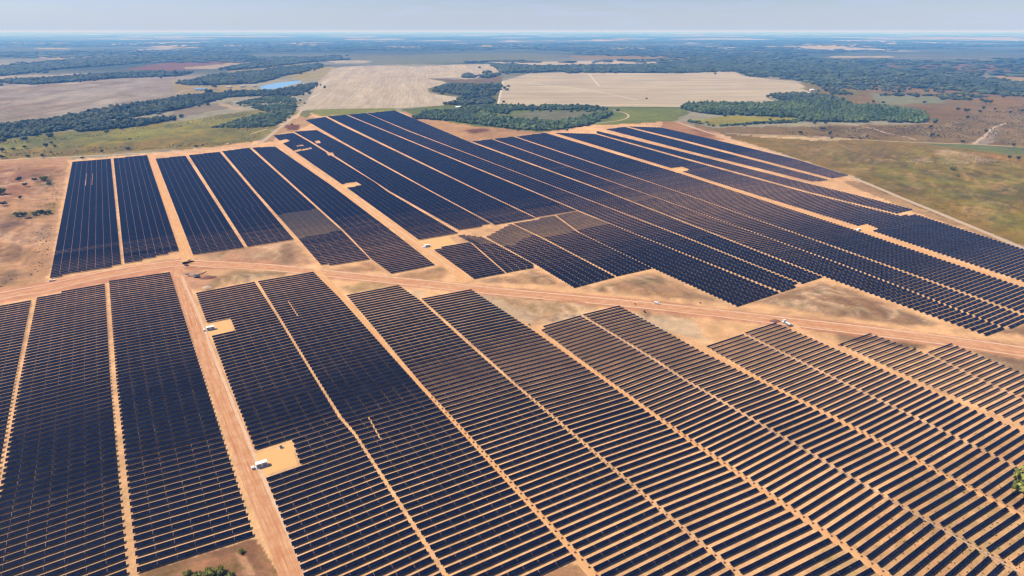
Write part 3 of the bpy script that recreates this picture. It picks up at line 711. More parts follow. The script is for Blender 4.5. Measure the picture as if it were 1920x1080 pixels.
STRIPS = [
 # key, outline, aligned edge, side, pitch, gap, phrase
 ('near', [(60, 563), (28, 720), (-3, 900), (-20, 1010), (-260, 1080), (-400, 660)], ((0, 579), (60, 563)), 'far', 5.85, .10, 'strip on the left photo edge'),
 ('near', [(70, 560), (197, 532), (208, 720), (240, 1085), (242, 1130), (-45, 1130), (-20, 1010), (5, 900), (37, 720)], ((70, 560), (197, 532)), 'far', 5.85, .10, 'second strip from left photo edge'),
 ('near', [(205, 530), (319, 512), (385, 720), (476, 1008), (258, 1075), (219, 720)], ((258, 1075), (476, 1008)), 'near', 5.85, .10, 'strip left of wide dirt road'),
 ('near', [(368, 552), (478, 531), (517, 592), (596, 722), (634, 785), (663, 818), (828, 1080), (860, 1130), (590, 1130), (569, 1080), (478, 845), (430, 722)], ((368, 552), (478, 531)), 'far', 5.7, .09, 'strip right of wide dirt road'),
 ('near', [(484, 530), (588, 512), (638, 562), (781, 722), (1083, 1055), (940, 1105), (868, 1130), (838, 1078), (668, 816), (640, 783), (601, 722), (521, 590)], ((484, 530), (588, 512)), 'far', 5.6, .09, 'strip left of middle sandy lane'),
 ('near', [(650, 556), (748, 537), (785, 563), (870, 641), (961, 722), (1270, 990), (1378, 1080), (1430, 1125), (1170, 1130), (1122, 1080), (790, 722), (700, 615)], ((650, 556), (748, 537)), 'far', 5.5, .1, 'strip right of middle sandy lane'),
 ('near', [(790, 562), (884, 545), (1003, 624), (1140, 722), (1276, 820), (1655, 1085), (1700, 1120), (1450, 1130), (1392, 1080), (1279, 988), (968, 722), (877, 640)], ((790, 562), (884, 545)), 'far', 5.45, .06, 'second strip right of middle lane'),
 ('near', [(1010, 618), (1087, 593), (1224, 677), (1278, 713), (1610, 908), (1905, 1078), (1960, 1110), (1720, 1120), (1678, 1085), (1285, 818), (1148, 720)], ((1010, 616), (1087, 594)), 'far', 5.25, .05, 'third strip right of middle lane'),
 ('near', [(1092, 592), (1161, 575), (1313, 660), (1434, 722), (1917, 972), (2060, 1045), (1960, 1105), (1917, 1071), (1615, 906), (1282, 711), (1230, 676)], ((1092, 592), (1161, 575)), 'far', 5.2, .05, 'fourth strip right of middle lane'),
 ('near', [(1324, 652), (1391, 628), (1564, 713), (1893, 873), (2050, 950), (2060, 1040), (1922, 966), (1441, 720)], ((1324, 651), (1391, 629)), 'far', 5.0, .05, 'fifth strip right of middle lane'),
 ('near', [(1395, 626), (1453, 607), (1716, 722), (1917, 812), (2050, 870), (2040, 945), (1899, 872), (1569, 712)], ((1395, 626), (1453, 607)), 'far', 4.95, .05, "strip left of white truck's lane"),
 ('near', [(1572, 647), (1630, 627), (1733, 664), (1840, 716), (2000, 790), (2000, 835), (1725, 718)], ((1572, 647), (1630, 627)), 'far', 4.9, .05, "strip right of white truck's lane"),
 ('near', [(1738, 663), (1780, 645), (1913, 700), (2050, 760), (2000, 785), (1843, 715)], ((1738, 662), (1780, 646)), 'far', 4.9, .05, 'rightmost near strip by grass'),
 # beyond the slanted road
 ('far', [(136, 305), (208, 299), (228, 498), (94, 523)], ((136, 305), (208, 299)), 'far', 5.7, .2, 'leftmost strip beyond slanted road'),
 ('far', [(213, 298), (276, 292), (336, 471), (234, 498)], None, 'near', 5.7, .2, 'second strip beyond slanted road'),
 ('far', [(292, 299), (348, 293), (458, 465), (362, 479)], ((362, 479), (458, 465)), 'near', 5.7, .18, 'third strip beyond slanted road'),
 ('far', [(354, 292), (412, 286), (551, 450), (464, 464)], ((464, 464), (551, 450)), 'near', 5.7, .18, 'fourth strip beyond slanted road'),
 ('far', [(417, 285), (467, 278), (640, 433), (693, 487), (603, 500), (560, 450), (480, 360)], ((603, 501), (693, 487)), 'near', 5.6, .15, 'fifth strip beyond slanted road'),
 ('far', [(473, 278), (516, 276), (620, 348), (727, 429), (815, 498), (733, 514), (696, 487), (645, 434)], ((733, 514), (815, 498)), 'near', 5.6, .15, 'sixth strip beyond slanted road'),
 ('far', [(513, 255), (550, 250), (580, 267), (633, 300), (703, 343), (727, 361), (858, 438), (785, 451), (660, 360), (528, 268)], None, 'far', 5.6, .15, 'strip right of wide far lane'),
 ('far', [(812, 469), (860, 458), (882, 457), (945, 512), (888, 524)], ((888, 524), (945, 513)), 'near', 5.6, .15, 'short strip right of wide far lane'),
 ('far', [(552, 248), (594, 245), (640, 269), (808, 361), (920, 421), (862, 434), (731, 360), (637, 299), (584, 266)], None, 'far', 5.6, .15, 'second strip right of far lane'),
 ('far', [(850, 440), (905, 446), (1000, 497), (1000, 503), (948, 512), (885, 457)], ((948, 512), (1000, 503)), 'near', 5.5, .4, 'second short strip right of far lane'),
 ('far', [(573, 226), (610, 220), (640, 236), (900, 361), (1003, 410), (926, 422), (812, 361), (645, 268)], None, 'far', 5.6, .15, 'third strip right of far lane'),
 ('far', [(912, 446), (958, 421), (1017, 449), (1152, 520), (1076, 541), (1003, 497)], ((1076, 541), (1152, 520)), 'near', 5.5, .35, 'third strip by slanted road'),
 ('far', [(614, 219), (648, 216), (993, 359), (1083, 397), (1007, 410), (904, 361)], None, 'far', 5.6, .15, 'fourth strip right of far lane'),
 ('far', [(962, 421), (1040, 406), (1083, 437), (1222, 504), (1155, 519), (1020, 448)], ((1155, 519), (1222, 504)), 'near', 5.5, .3, 'fourth strip by slanted road'),
 ('far', [(1044, 406), (1083, 398), (1140, 420), (1280, 477), (1460, 550), (1381, 576), (1225, 505), (1086, 437)], ((1381, 576), (1460, 550)), 'near', 5.5, .3, 'fifth strip by slanted road'),
 ('far', [(652, 216), (686, 213), (767, 247.5), (907, 301), (1037, 351), (1284, 447), (1500, 534), (1465, 549), (1284, 477), (1143, 420), (1087, 397), (996, 358)], ((1465, 549), (1500, 536)), 'near', 5.5, .35, 'sixth strip by slanted road'),
 ('far', [(688, 213), (740, 208), (880, 267), (1130, 359), (1280, 418), (1540, 520), (1503, 533), (1287, 446), (1040, 351), (910, 301), (770, 247)], ((1503, 533), (1540, 521)), 'near', 5.5, .35, 'seventh strip by slanted road'),
 ('far', [(885, 266), (922, 262), (1190, 358), (1400, 433), (1565, 493), (1700, 545), (1881, 617), (1848, 631), (1690, 574), (1545, 520), (1283, 417), (1135, 359)], ((1848, 631), (1881, 619)), 'near', 5.4, .3, 'eighth strip by slanted road'),
 ('far', [(925, 261.5), (962, 257), (1267, 360), (1597, 477), (1917, 593), (1990, 622), (1930, 612), (1884, 617), (1703, 545), (1568, 493), (1403, 433), (1193, 358)], None, 'far', 5.4, .3, 'ninth strip by slanted road'),
 ('far', [(968, 257), (1022, 250), (1280, 328), (1380, 361), (1597, 431), (1920, 541), (2080, 596), (2060, 640), (1920, 590), (1600, 476), (1270, 360)], None, 'far', 5.4, .25, 'strip left of right far lane'),
 ('far', [(1040, 250), (1115, 252), (1280, 299), (1513, 363), (1683, 405), (1720, 404), (1920, 469), (2100, 540), (2080, 585), (1920, 530), (1641, 436), (1600, 422), (1386, 357), (1280, 323)], None, 'far', 5.4, .25, 'strip right of right far lane'),
 ('far', [(1118, 246), (1280, 286), (1520, 347), (1580, 361), (1716, 395), (1683, 402), (1513, 360), (1280, 296), (1119, 251)], None, 'far', 5.4, .25, 'third strip from grass field'),
 ('far', [(1135, 243), (1172, 239), (1278, 266), (1552, 338), (1524, 342), (1283, 282)], None, 'far', 5.4, .25, 'second strip from grass field'),
 ('far', [(1177, 238), (1240, 240), (1357, 267), (1493, 300), (1591, 330), (1562, 336), (1280, 263)], None, 'far', 5.4, .25, 'strip beside the grass field'),
]

def row_w(si):
    if si <= 2: return 2.7
    if si <= 4: return 2.55
    if si >= 13: return 2.85 if si <= 18 else (2.9 if si < 30 else 2.6)
    return {5: 2.2, 6: 2.05, 7: 1.88, 8: 1.82, 9: 1.65, 10: 1.6, 11: 1.4, 12: 1.4}[si]

def ordinal(n):
    one = ['', 'first', 'second', 'third', 'fourth', 'fifth', 'sixth', 'seventh', 'eighth', 'ninth', 'tenth', 'eleventh', 'twelfth', 'thirteenth', 'fourteenth', 'fifteenth', 'sixteenth', 'seventeenth', 'eighteenth', 'nineteenth']
    tens = ['', '', 'twenty', 'thirty', 'forty', 'fifty', 'sixty', 'seventy', 'eighty', 'ninety']
    tth = ['', '', 'twentieth', 'thirtieth', 'fortieth', 'fiftieth', 'sixtieth', 'seventieth', 'eightieth', 'ninetieth']
    if n < 20: return one[n]
    if n < 100: return tth[n // 10] if n % 10 == 0 else tens[n // 10] + '-' + one[n % 10]
    return 'hundred-and-' + ordinal(n - 100) if n > 100 else 'hundredth'

def cut(poly, p0, d):
    """where the line p0 + t d lies inside the outline"""
    ts = []
    n = len(poly); nx, ny = -d[1], d[0]
    q = (poly - p0) @ np.array([nx, ny]); tt = (poly - p0) @ d
    for i in range(n):
        a, b = q[i], q[(i + 1) % n]
        if (a > 0) != (b > 0):
            k = a / (a - b); ts.append(tt[i] + (tt[(i + 1) % n] - tt[i]) * k)
    ts.sort()
    return [(ts[i], ts[i + 1]) for i in range(0, len(ts) - 1, 2)]

rows = []
for si, (kind, poly, edge, side, pitch, gap, phrase) in enumerate(STRIPS):
    w = P(*np.array(poly, float).T)
    th = math.radians(60.5)
    if edge:
        a, b = P(*edge[0]), P(*edge[1])
        e = math.atan2((b - a)[0], (b - a)[1])
        th = min(max(e, math.radians(57.5)), math.radians(63.5))
    d = np.array([math.sin(th), math.cos(th)]); n = np.array([-math.cos(th), math.sin(th)])
    s = w @ n
    if edge: s0 = ((P(*edge[0]) + P(*edge[1])) / 2) @ n
    else: s0 = s.max() - 0.5 if side == 'far' else s.min() + 0.5
    sg = -1 if side == 'far' else 1
    lim = s.min() if side == 'far' else s.max()
    i = 0
    while True:
        sc_ = s0 + sg * (ROW_W / 2 + 0.2 + i * pitch)
        if (sc_ - lim) * sg > -ROW_W * 0.4: break
        p0 = n * sc_
        for (t0, t1) in cut(w, p0, d):
            segs = [(t0, t1)]
            for pp in pad_polys:
                for off in (-ROW_W * .5, 0, ROW_W * .5):
                    for (c0, c1) in cut(pp, p0 + n * off, d):
                        ns = []
                        for (x0, x1) in segs:
                            if c1 <= x0 or c0 >= x1: ns.append((x0, x1)); continue
                            if c0 > x0: ns.append((x0, c0 - 0.8))
                            if c1 < x1: ns.append((c1 + 0.8, x1))
                        segs = ns
            for k, (x0, x1) in enumerate(segs):
                L = x1 - x0
                if L < 6.0: continue
                rows.append(dict(w=row_w(si), si=si, kind=kind, i=i, c=p0 + d * (x0 + x1) / 2, d=d, n=n, th=th, L=L, gap=gap, pitch=pitch, phrase=phrase, side=side, piece=k, pieces=len(segs)))
        i += 1

def table_list(r):
    n = max(1, int(round(r['L'] / 8.6))); tl = r['L'] / n - r['gap']
    c = [(-r['L'] / 2 + (k + .5) * r['L'] / n) for k in range(n)]
    cuts = []
    for gw in gap_w:
        for (c0, c1) in cut(gw, r['c'], r['d']):
            if c0 < r['L'] / 2 and c1 > -r['L'] / 2: cuts.append((c0, c1))
    keep = []
    for x in c:
        sp = [(x - tl / 2, x + tl / 2)]
        for c0, c1 in cuts:
            sp = [q for a, b in sp for q in ((a, min(b, c0)), (max(a, c1), b)) if q[1] - q[0] > 0.6]
        keep += [((a + b) / 2, b - a) for a, b in sp]
    return keep

def is_bare(r, x):
    p = r['c'] + r['d'] * x
    return any(inside(b, np.array([p[0]]), np.array([p[1]]))[0] for b in bare_w)

for r in rows:
    t = np.linspace(-r['L'] / 2, r['L'] / 2, 25)
    p = r['c'] + r['d'] * t[:, None]
    a, b, dd = PX(p[:, 0], p[:, 1], ROW_Z)
    a2, b2, _ = PX(p[:, 0] + r['n'][0] * ROW_W, p[:, 1] + r['n'][1] * ROW_W, ROW_Z)
    ok = (a > 0) & (a < 1920) & (b > 0) & (b < 1080)
    ar = np.abs(np.diff(a) * (b2 - b)[:-1] - np.diff(b) * (a2 - a)[:-1])
    r['area'] = float((ar * ok[:-1]).sum()); r['full'] = float(ok.mean())
rows.sort(key=lambda r: -r['area'])
single = [r for r in rows[:300]]
rest = rows[300:]

_tab = {}
def table_mesh(tl, rw):
    k = round(tl, 1)
    if (k, rw) in _tab: return _tab[(k, rw)]
    hw, t = rw / 2, 0.045
    ca, sa = math.cos(TILT), math.sin(TILT)
    v = []
    for z in (-t / 2, t / 2):
        for x, y in ((-k / 2, -hw), (k / 2, -hw), (k / 2, hw), (-k / 2, hw)):
            v.append((x, y * ca + z * sa, ROW_Z - y * sa + z * ca))
    f = [(4, 5, 6, 7), (3, 2, 1, 0), (0, 1, 5, 4), (1, 2, 6, 5), (2, 3, 7, 6), (3, 0, 4, 7)]
    uv = [(0.02, 0.02), (k - 0.02, 0.02), (k - 0.02, 2.37), (0.02, 2.37)] * 2
    _tab[(k, rw)] = mesh_np('panel_table', v, f, [M['panel'], M['edge']], uv=uv, mat_index=[0, 1, 1, 1, 1, 1])
    return _tab[(k, rw)]

_fr = {}
def frame_mesh(L, n):
    k = (round(L, 1), n)
    if k in _fr: return _fr[k]
    b = MB()
    b.bar((-L / 2, 0, ROW_Z - 0.12), (L / 2, 0, ROW_Z - 0.12), 0.08, 6)
    for j in range(n + 1):
        x = -L / 2 + 0.3 + (L - 0.6) * j / n
        b.box((x, 0, (ROW_Z - .12) / 2), (0.13, 0.13, ROW_Z - .12))
    bmesh.ops.recalc_face_normals(b.bm, faces=b.bm.faces)
    me = bpy.data.meshes.new('support_frame'); b.bm.to_mesh(me); b.bm.free(); me.materials.append(M['rack'])
    _fr[k] = me
    return me

_mb = MB(); _mb.box((0, 0, 0.32), (0.9, 0.55, 0.64), bevel=.04).bar((0.45, 0, .3), (0.45, 1.6, .3), .05, 6)
bmesh.ops.recalc_face_normals(_mb.bm, faces=_mb.bm.faces)
CAB = bpy.data.meshes.new('row_end_box'); _mb.bm.to_mesh(CAB); _mb.bm.free(); CAB.materials.append(M['cabinet'])  # brown box with a stub arm, set in the gap at row ends

seen = {}
for r in single:
    keep = table_list(r)
    o = empty('solar_panel_row', (r['c'][0], r['c'][1], 0), math.pi / 2 - r['th'])
    o.rotation_euler.x = random.gauss(0, .012)
    end = 'far' if r['side'] == 'far' else 'near'
    look = 'dark panel row' if r['pieces'] == 1 else 'short panel row'
    lab = f"{look}, {ordinal(r['i'] + 1)} from {end} end, {r['phrase']}"
    if r['pieces'] > 1 and lab in seen: lab = lab.replace('short', 'stub')
    seen[lab] = 1
    tag(o, lab, 'solar panels', 'long rows of solar panels')
    for x, tl in keep: obj('panel_table', table_mesh(tl, r['w']), o, (x, 0, 0))
    obj('support_frame', frame_mesh(r['L'], max(1, int(round(r['L'] / 8.6)))), o)
    if r['si'] >= 5: obj('row_end_box', CAB, o, (-r['L'] / 2 - 0.5, -r['pitch'] / 2, 0))

# the other few thousand rows
def row_stuff(name, rs, mat, bare):
    Vs, Fs, Us, Vp, Fp = [], [], [], [], []
    hw, t = ROW_W / 2, 0.045; ca, sa = math.cos(TILT), math.sin(TILT)
    fq = np.array([(4, 5, 6, 7), (3, 2, 1, 0), (0, 1, 5, 4), (1, 2, 6, 5), (2, 3, 7, 6), (3, 0, 4, 7)])
    nv = 0; npv = 0
    for r in rs:
        keep = table_list(r)
        hw = r['w'] / 2; tj = TILT + RNG.normal(0, .014); ca, sa = math.cos(tj), math.sin(tj)
        d3 = np.array([*r['d'], 0]); n3 = np.array([r['n'][0] * ca, r['n'][1] * ca, -sa]); z3 = np.array([r['n'][0] * sa, r['n'][1] * sa, ca])
        for x, tl in keep:
            ib = r['b'] and is_bare(r, x)
            if ib != bare: continue
            c = np.array([*(r['c'] + r['d'] * x), ROW_Z])
            spans = [(-hw, hw)] if not bare else [(-hw, -hw + .78), (-.46, .46), (hw - .78, hw)]
            for y0, y1 in spans:
                vv = [c + d3 * a * tl / 2 + n3 * (y0 if b < 0 else y1) + z3 * q for q in (-t / 2, t / 2) for a, b in ((-1, -1), (1, -1), (1, 1), (-1, 1))]
                Vs += vv; Us += [(0.02, 0.02), (tl - .02, .02), (tl - .02, ROW_W - .03), (.02, ROW_W - .03)] * 2
                Fs.append(fq + nv); nv += 8
            # a post under each table
            e = 0.07; base = c.copy(); base[2] = 0
            for q in (0, ROW_Z - .1):
                for a, b in ((-e, -e), (e, -e), (e, e), (-e, e)): Vp.append(base + np.array([a, b, q]))
            Fp.append(np.array([(0, 1, 5, 4), (1, 2, 6, 5), (2, 3, 7, 6), (3, 0, 4, 7)]) + npv); npv += 8
    Vall = np.array(Vs + Vp); Fp = np.concatenate(Fp) + nv; Fall = np.concatenate(Fs + [Fp])
    uv = np.array(Us + [(0, 0)] * len(Vp))
    mi = np.concatenate([np.tile([0, 2, 2, 2, 2, 2], (len(Fall) - len(Fp)) // 6), np.ones(len(Fp))])
    return obj(name, mesh_np(name, Vall, Fall, [mat, M['rack'], M['edge']], uv=uv, mat_index=mi))

bare_c = [b.mean(0) for b in bare_w]
for r in rest:
    r['b'] = any(np.hypot(*(r['c'] - c)) < 160 for c in bare_c)
tag(row_stuff('distant_panel_rows', rest, M['panel'], False), 'thousands of dark blue panel rows beyond the nearest ones', 'solar panels', kind='stuff')
tag(row_stuff('bare_racking_rows', [r for r in rest if r['b']], M['bare'], True), 'brownish bare racks still waiting for their panels', 'panel racks', kind='stuff')

# white drive shafts along the thin lanes
def shaft(px, label):
    w = smooth_line(P(*np.array(px, float).T), 10)
    b = MB()
    for a, c in zip(w[:-1], w[1:]): b.beam((a[0], a[1], .55), (c[0], c[1], .55), .2, .12)
    for a in w[::2]: b.box((a[0], a[1], .24), (.16, .16, .46))
    tag(b.build('cable_tray', M['tray']), label, 'cable tray')
shaft([(1090, 592.5), (1226, 676.5), (1280, 712), (1612, 907), (1910, 1074.5)], 'pale raised cable tray down the thin lane nearest the bottom right corner')
shaft([(1393, 627), (1567, 712.5), (1895, 873), (2000, 925)], "pale raised cable tray in the thin lane left of the white truck's lane")
shaft([(1735, 663.5), (1841, 716), (1990, 786)], "pale raised cable tray in the short thin lane by the grass")

# ------------------------------------------------------------------ woods
def ico(sub):
    bm = bmesh.new(); bmesh.ops.create_icosphere(bm, subdivisions=sub, radius=1.0)
    v = np.array([x.co[:] for x in bm.verts]); f = np.array([[q.index for q in p.verts] for p in bm.faces]); bm.free()
    return v, f
ICO1, ICO2 = ico(1), ico(2)

def in_poly_world(poly, spacing, dens=1.0):
    pa = np.array(poly, float); w = P(*pa.T)
    # dense walk along the traced outline so that the world box holds it all
    x0, y0 = w.min(0); x1, y1 = w.max(0)
    nx = max(2, int((x1 - x0) / spacing)); ny = max(2, int((y1 - y0) / spacing))
    gx, gy = np.meshgrid(np.linspace(x0, x1, nx), np.linspace(y0, y1, ny))
    gx = gx + RNG.uniform(-.5, .5, gx.shape) * spacing; gy = gy + RNG.uniform(-.5, .5, gy.shape) * spacing
    gx = gx.ravel(); gy = gy.ravel()
    a, b, _ = PX(gx, gy)
    k = inside(pa, a, b) & (RNG.uniform(size=gx.shape) < dens)
    if dens < 1: # clumped thinning
        k &= fbm(gx / 90, gy / 90, 71, 3) + RNG.uniform(-.12, .12, gx.shape) > 0.62 - dens * 0.35
    # stragglers around the edge and a few holes
    pts = np.stack([gx[k], gy[k]], -1)
    if len(pts) > 20:
        hole = fbm(pts[:, 0] / (spacing * 6), pts[:, 1] / (spacing * 6), 83, 3) > 0.70
        pts = pts[~hole]
        j = RNG.choice(len(pts), max(4, len(pts) // 14))
        st = pts[j] + RNG.normal(0, spacing * 3.2, (len(j), 2))
        pts = np.concatenate([pts, st])
    return pts

def crowns(pts, r, h, base, lumps=1, light=0.0):
    """leafy lumps standing on pts; r crown radius, h tree height"""
    Vb, Fb = base
    n = len(pts)
    if n == 0: return None
    Vl, Fl, Cl = [], [], []; off = 0
    tt = np.clip(RNG.beta(2, 2.6, n) * .7 + light + 1.1 * (fbm(pts[:, 0] / 70, pts[:, 1] / 110, 19, 4) - .40), 0, 1)
    rs = r * RNG.uniform(.65, 1.35, n); hs = h * RNG.uniform(.65, 1.25, n) * np.where(RNG.uniform(size=n) < .1, 1.35, 1.0)
    for q in range(lumps):
        ox = RNG.normal(0, .45, n) * rs * (q > 0); oy = RNG.normal(0, .45, n) * rs * (q > 0)
        sc = np.where(q > 0, RNG.uniform(.5, .8, n), 1.0)
        zc = hs * (0.56 if q == 0 else 1) * (RNG.uniform(.5, .8, n) if q > 0 else 1)
        a = RNG.uniform(0, 6.28, n)
        b = Vb[None] * (1 + RNG.uniform(-.30, .30, (n, len(Vb), 1)))
        x = b[..., 0] * np.cos(a)[:, None] - b[..., 1] * np.sin(a)[:, None]; y = b[..., 0] * np.sin(a)[:, None] + b[..., 1] * np.cos(a)[:, None]
        V = np.stack([x * (rs * sc)[:, None] + (pts[:, 0] + ox)[:, None], y * (rs * sc)[:, None] + (pts[:, 1] + oy)[:, None],
                      np.maximum(b[..., 2] * (hs * .5 * sc)[:, None] + zc[:, None], 0.02)], -1)
        Vl.append(V.reshape(-1, 3)); m = len(Vb)
        Fl.append((Fb[None] + (np.arange(n) * m)[:, None, None]).reshape(-1, 3) + off); off += n * m
        c = np.clip(tt[:, None] + RNG.uniform(-.22, .22, (n, m)), 0, 1)
        Cl.append(np.repeat(c.reshape(-1, 1), 3, 1))
    return np.concatenate(Vl), np.concatenate(Fl), np.concatenate(Cl)

def wood(name, parts, mat, label):
    Vl, Fl, Cl = [], [], []; off = 0
    for p in parts:
        if p is None: continue
        Vl.append(p[0]); Fl.append(p[1] + off); Cl.append(p[2]); off += len(p[0])
    o = obj(name, mesh_np(name, np.concatenate(Vl), np.concatenate(Fl), mat, colors=np.concatenate(Cl)))
    tag(o, label, 'woodland', kind='stuff')

W1 = [(-300, 300), (-100, 258), (0, 236), (85, 228), (190, 208), (285, 192), (350, 182), (430, 174), (485, 172), (520, 171), (560, 164), (590, 156), (596, 158), (578, 171), (556, 180), (520, 180), (430, 182), (340, 205), (280, 215), (240, 222), (200, 228), (145, 240), (80, 252), (0, 262), (-150, 300)]
W2 = [(140, 240), (200, 232), (260, 227), (330, 221), (328, 226), (260, 237), (180, 246), (145, 248)]
W3 = [(395, 241), (450, 225), (500, 210), (440, 196), (470, 188), (520, 180), (556, 186), (556, 205), (548, 215), (530, 230), (510, 237), (450, 242)]
W4 = [(-300, 190), (-100, 158), (7, 151), (100, 147), (200, 139), (300, 135), (360, 137), (340, 143), (220, 147), (120, 155), (60, 159), (7, 156), (-100, 180)]
W5 = [(335, 157), (400, 143), (500, 132), (560, 125), (600, 121), (605, 126), (560, 138), (518, 145), (512, 150), (480, 157), (400, 160), (345, 160)]
W6 = [(-300, 138), (0, 127), (133, 112), (300, 106), (470, 105), (480, 110), (330, 113), (200, 124), (110, 130), (50, 138), (0, 143), (-300, 165)]
W7 = [(423, 128), (500, 114), (560, 110), (640, 105), (640, 112), (570, 118), (500, 127), (430, 132)]
W8a = [(775, 222), (800, 212), (850, 207), (910, 215), (960, 224), (1040, 230), (1090, 222), (1130, 212), (1150, 214), (1105, 235), (1060, 242), (1015, 245.5), (950, 241), (890, 233), (840, 227), (795, 224)]
W8b = [(862, 202), (930, 199), (1020, 199.5), (1120, 201), (1125, 205), (1080, 206), (960, 207), (950, 214), (900, 209), (866, 206)]
W8c = [(815, 165), (850, 158), (900, 160), (942, 160), (938, 170), (925, 180), (875, 180), (820, 173)]
W8d = [(832, 196), (850, 189), (876, 184), (925, 180), (922, 196), (860, 197.5)]
W8e = [(1120, 222), (1165, 210), (1140, 204), (1080, 207), (1110, 211)]
W10 = [(923, 123), (960, 121), (1000, 125), (1050, 124.5), (1150, 123), (1280, 122), (1420, 126), (1420, 133), (1280, 137), (1100, 136.5), (1065, 138), (1050, 134), (990, 137), (940, 137)]
W12 = [(1240, 118), (1300, 115), (1400, 112), (1500, 118), (1600, 122), (1700, 133), (1800, 142), (1920, 155), (2100, 170), (2100, 205), (1920, 182), (1850, 178), (1800, 172), (1700, 165), (1620, 160), (1540, 163), (1500, 152), (1400, 143), (1370, 130), (1300, 128)]
W13 = [(1540, 163), (1640, 162), (1760, 172), (1850, 182), (1800, 192), (1740, 180), (1640, 182), (1600, 180), (1550, 176)]
W11 = [(1282, 198), (1320, 195.5), (1420, 197), (1480, 193), (1500, 190), (1560, 195), (1600, 200), (1650, 200.5), (1720, 211), (1741, 223), (1735, 230), (1600, 230), (1500, 228), (1492, 221), (1440, 218.5), (1330, 215), (1285, 207)]
W11b = [(1434, 181), (1490, 177), (1560, 183), (1596, 198), (1500, 194), (1470, 190)]
W11c = [(1284, 225), (1340, 236), (1500, 226.5), (1500, 230), (1400, 234), (1340, 238), (1290, 229)]
G1 = [(866, 145.5), (868, 141), (878, 138.5), (888, 141), (890, 145.5), (878, 147)]
G2 = [(900, 146), (898, 141), (915, 134), (922, 138), (938, 141), (918, 147)]
SH = [(560, 172), (600, 152), (606, 154), (590, 170), (572, 186)]
wood('woodland', [crowns(in_poly_world(W1, 9.5), 6, 9, ICO2, 1), crowns(in_poly_world(W2, 9.5), 6, 8.5, ICO2, 1)], M['leaf'], 'dark woodland belt curving from the left edge to the pond')
wood('woodland', [crowns(in_poly_world(W3, 8.5, .8), 4.5, 5.5, ICO2, 1, .1)], M['leaf2'], 'low green scrub wood on the slope by the perimeter track')
wood('woodland', [crowns(in_poly_world(W4, 13), 9, 11, ICO1, 1), crowns(in_poly_world(W5, 13), 9, 11, ICO1, 1), crowns(in_poly_world(W6, 22), 15, 13, ICO1, 1), crowns(in_poly_world(W7, 22), 15, 13, ICO1, 1)], M['leaf'], 'bluish far woodland strips on the left plain')
wood('woodland', [crowns(in_poly_world(W8a, 8.5, .92), 5.2, 8, ICO2, 1, .08), crowns(in_poly_world(W8b, 9), 5.5, 7.5, ICO2, 1), crowns(in_poly_world(W8e, 12, .6), 5, 6, ICO2, 1)], M['leaf2'], 'green crescent wood between the solar farm and the stubble fields')
wood('woodland', [crowns(in_poly_world(W8c, 13, .75), 8, 9, ICO2, 1), crowns(in_poly_world(W8d, 12, .8), 8, 9, ICO2, 1), crowns(in_poly_world(G1, 9), 9, 8, ICO1, 1), crowns(in_poly_world(G2, 13, .8), 9, 11, ICO1, 1)], M['leaf'], 'clumpy dark grove between the two stubble fields')
wood('woodland', [crowns(in_poly_world(W10, 18), 13, 12, ICO1, 1), crowns(in_poly_world(W12, 17, .62), 12, 11, ICO1, 1), crowns(in_poly_world(W13, 16, .42), 9, 9, ICO1, 1)], M['leaf'], 'bluish far woodland band behind and right of the stubble fields')
wood('woodland', [crowns(in_poly_world(W11, 8.2), 5.2, 10, ICO2, 1, .12), crowns(in_poly_world(W11c, 8), 4.5, 6, ICO2, 1)], M['leaf2'], 'dense green plantation wood with a straight dark near edge')
wood('woodland', [crowns(in_poly_world(W11b, 10, 1.0), 7, 10, ICO2, 1)], M['leaf'], 'dark wood tongue at the corner of the right stubble field')

# low bushes and tufts over the open grass, weeds between the lower rows
SCRUB = [[(1450, 262), (1720, 272), (1920, 300), (2200, 340), (2200, 560), (1920, 455), (1700, 368), (1590, 325)], [(1440, 240), (1745, 234), (1920, 196), (2150, 230), (2150, 290), (1920, 272), (1500, 256)],
         [(-250, 300), (0, 266), (330, 232), (540, 195), (470, 268), (0, 300)], [(-300, 480), (0, 312), (118, 312), (84, 515), (0, 545), (-300, 640)]]
def tufts():
    out = []
    for poly, sp, r in zip(SCRUB, (6.5, 9, 8, 6), (0.75, 1.5, 1.2, .8)):
        pts = in_poly_world(poly, sp)
        k = fbm(pts[:, 0] / 45, pts[:, 1] / 45, 301, 4) + RNG.uniform(-.15, .15, len(pts)) > .53
        out.append(crowns(pts[k], r, r * 1.3, ICO1, 1, -.05))
    return out
wood('undergrowth', tufts(), M['leaf4'], 'low bushes and dry tufts dotted over the open grassland')
def weeds_pts():
    pts = in_poly_world([(1480, 1120), (1640, 930), (1800, 800), (1920, 790), (2080, 880), (2080, 1150)], 3.0)
    k = fbm(pts[:, 0] / 25, pts[:, 1] / 25, 311, 3) + RNG.uniform(-.25, .25, len(pts)) > .58
    return pts[k]
wood('undergrowth', [crowns(weeds_pts(), .42, .45, ICO1, 1, .1)], M['leaf4'], 'small weeds in the sandy gaps of the lower right rows')

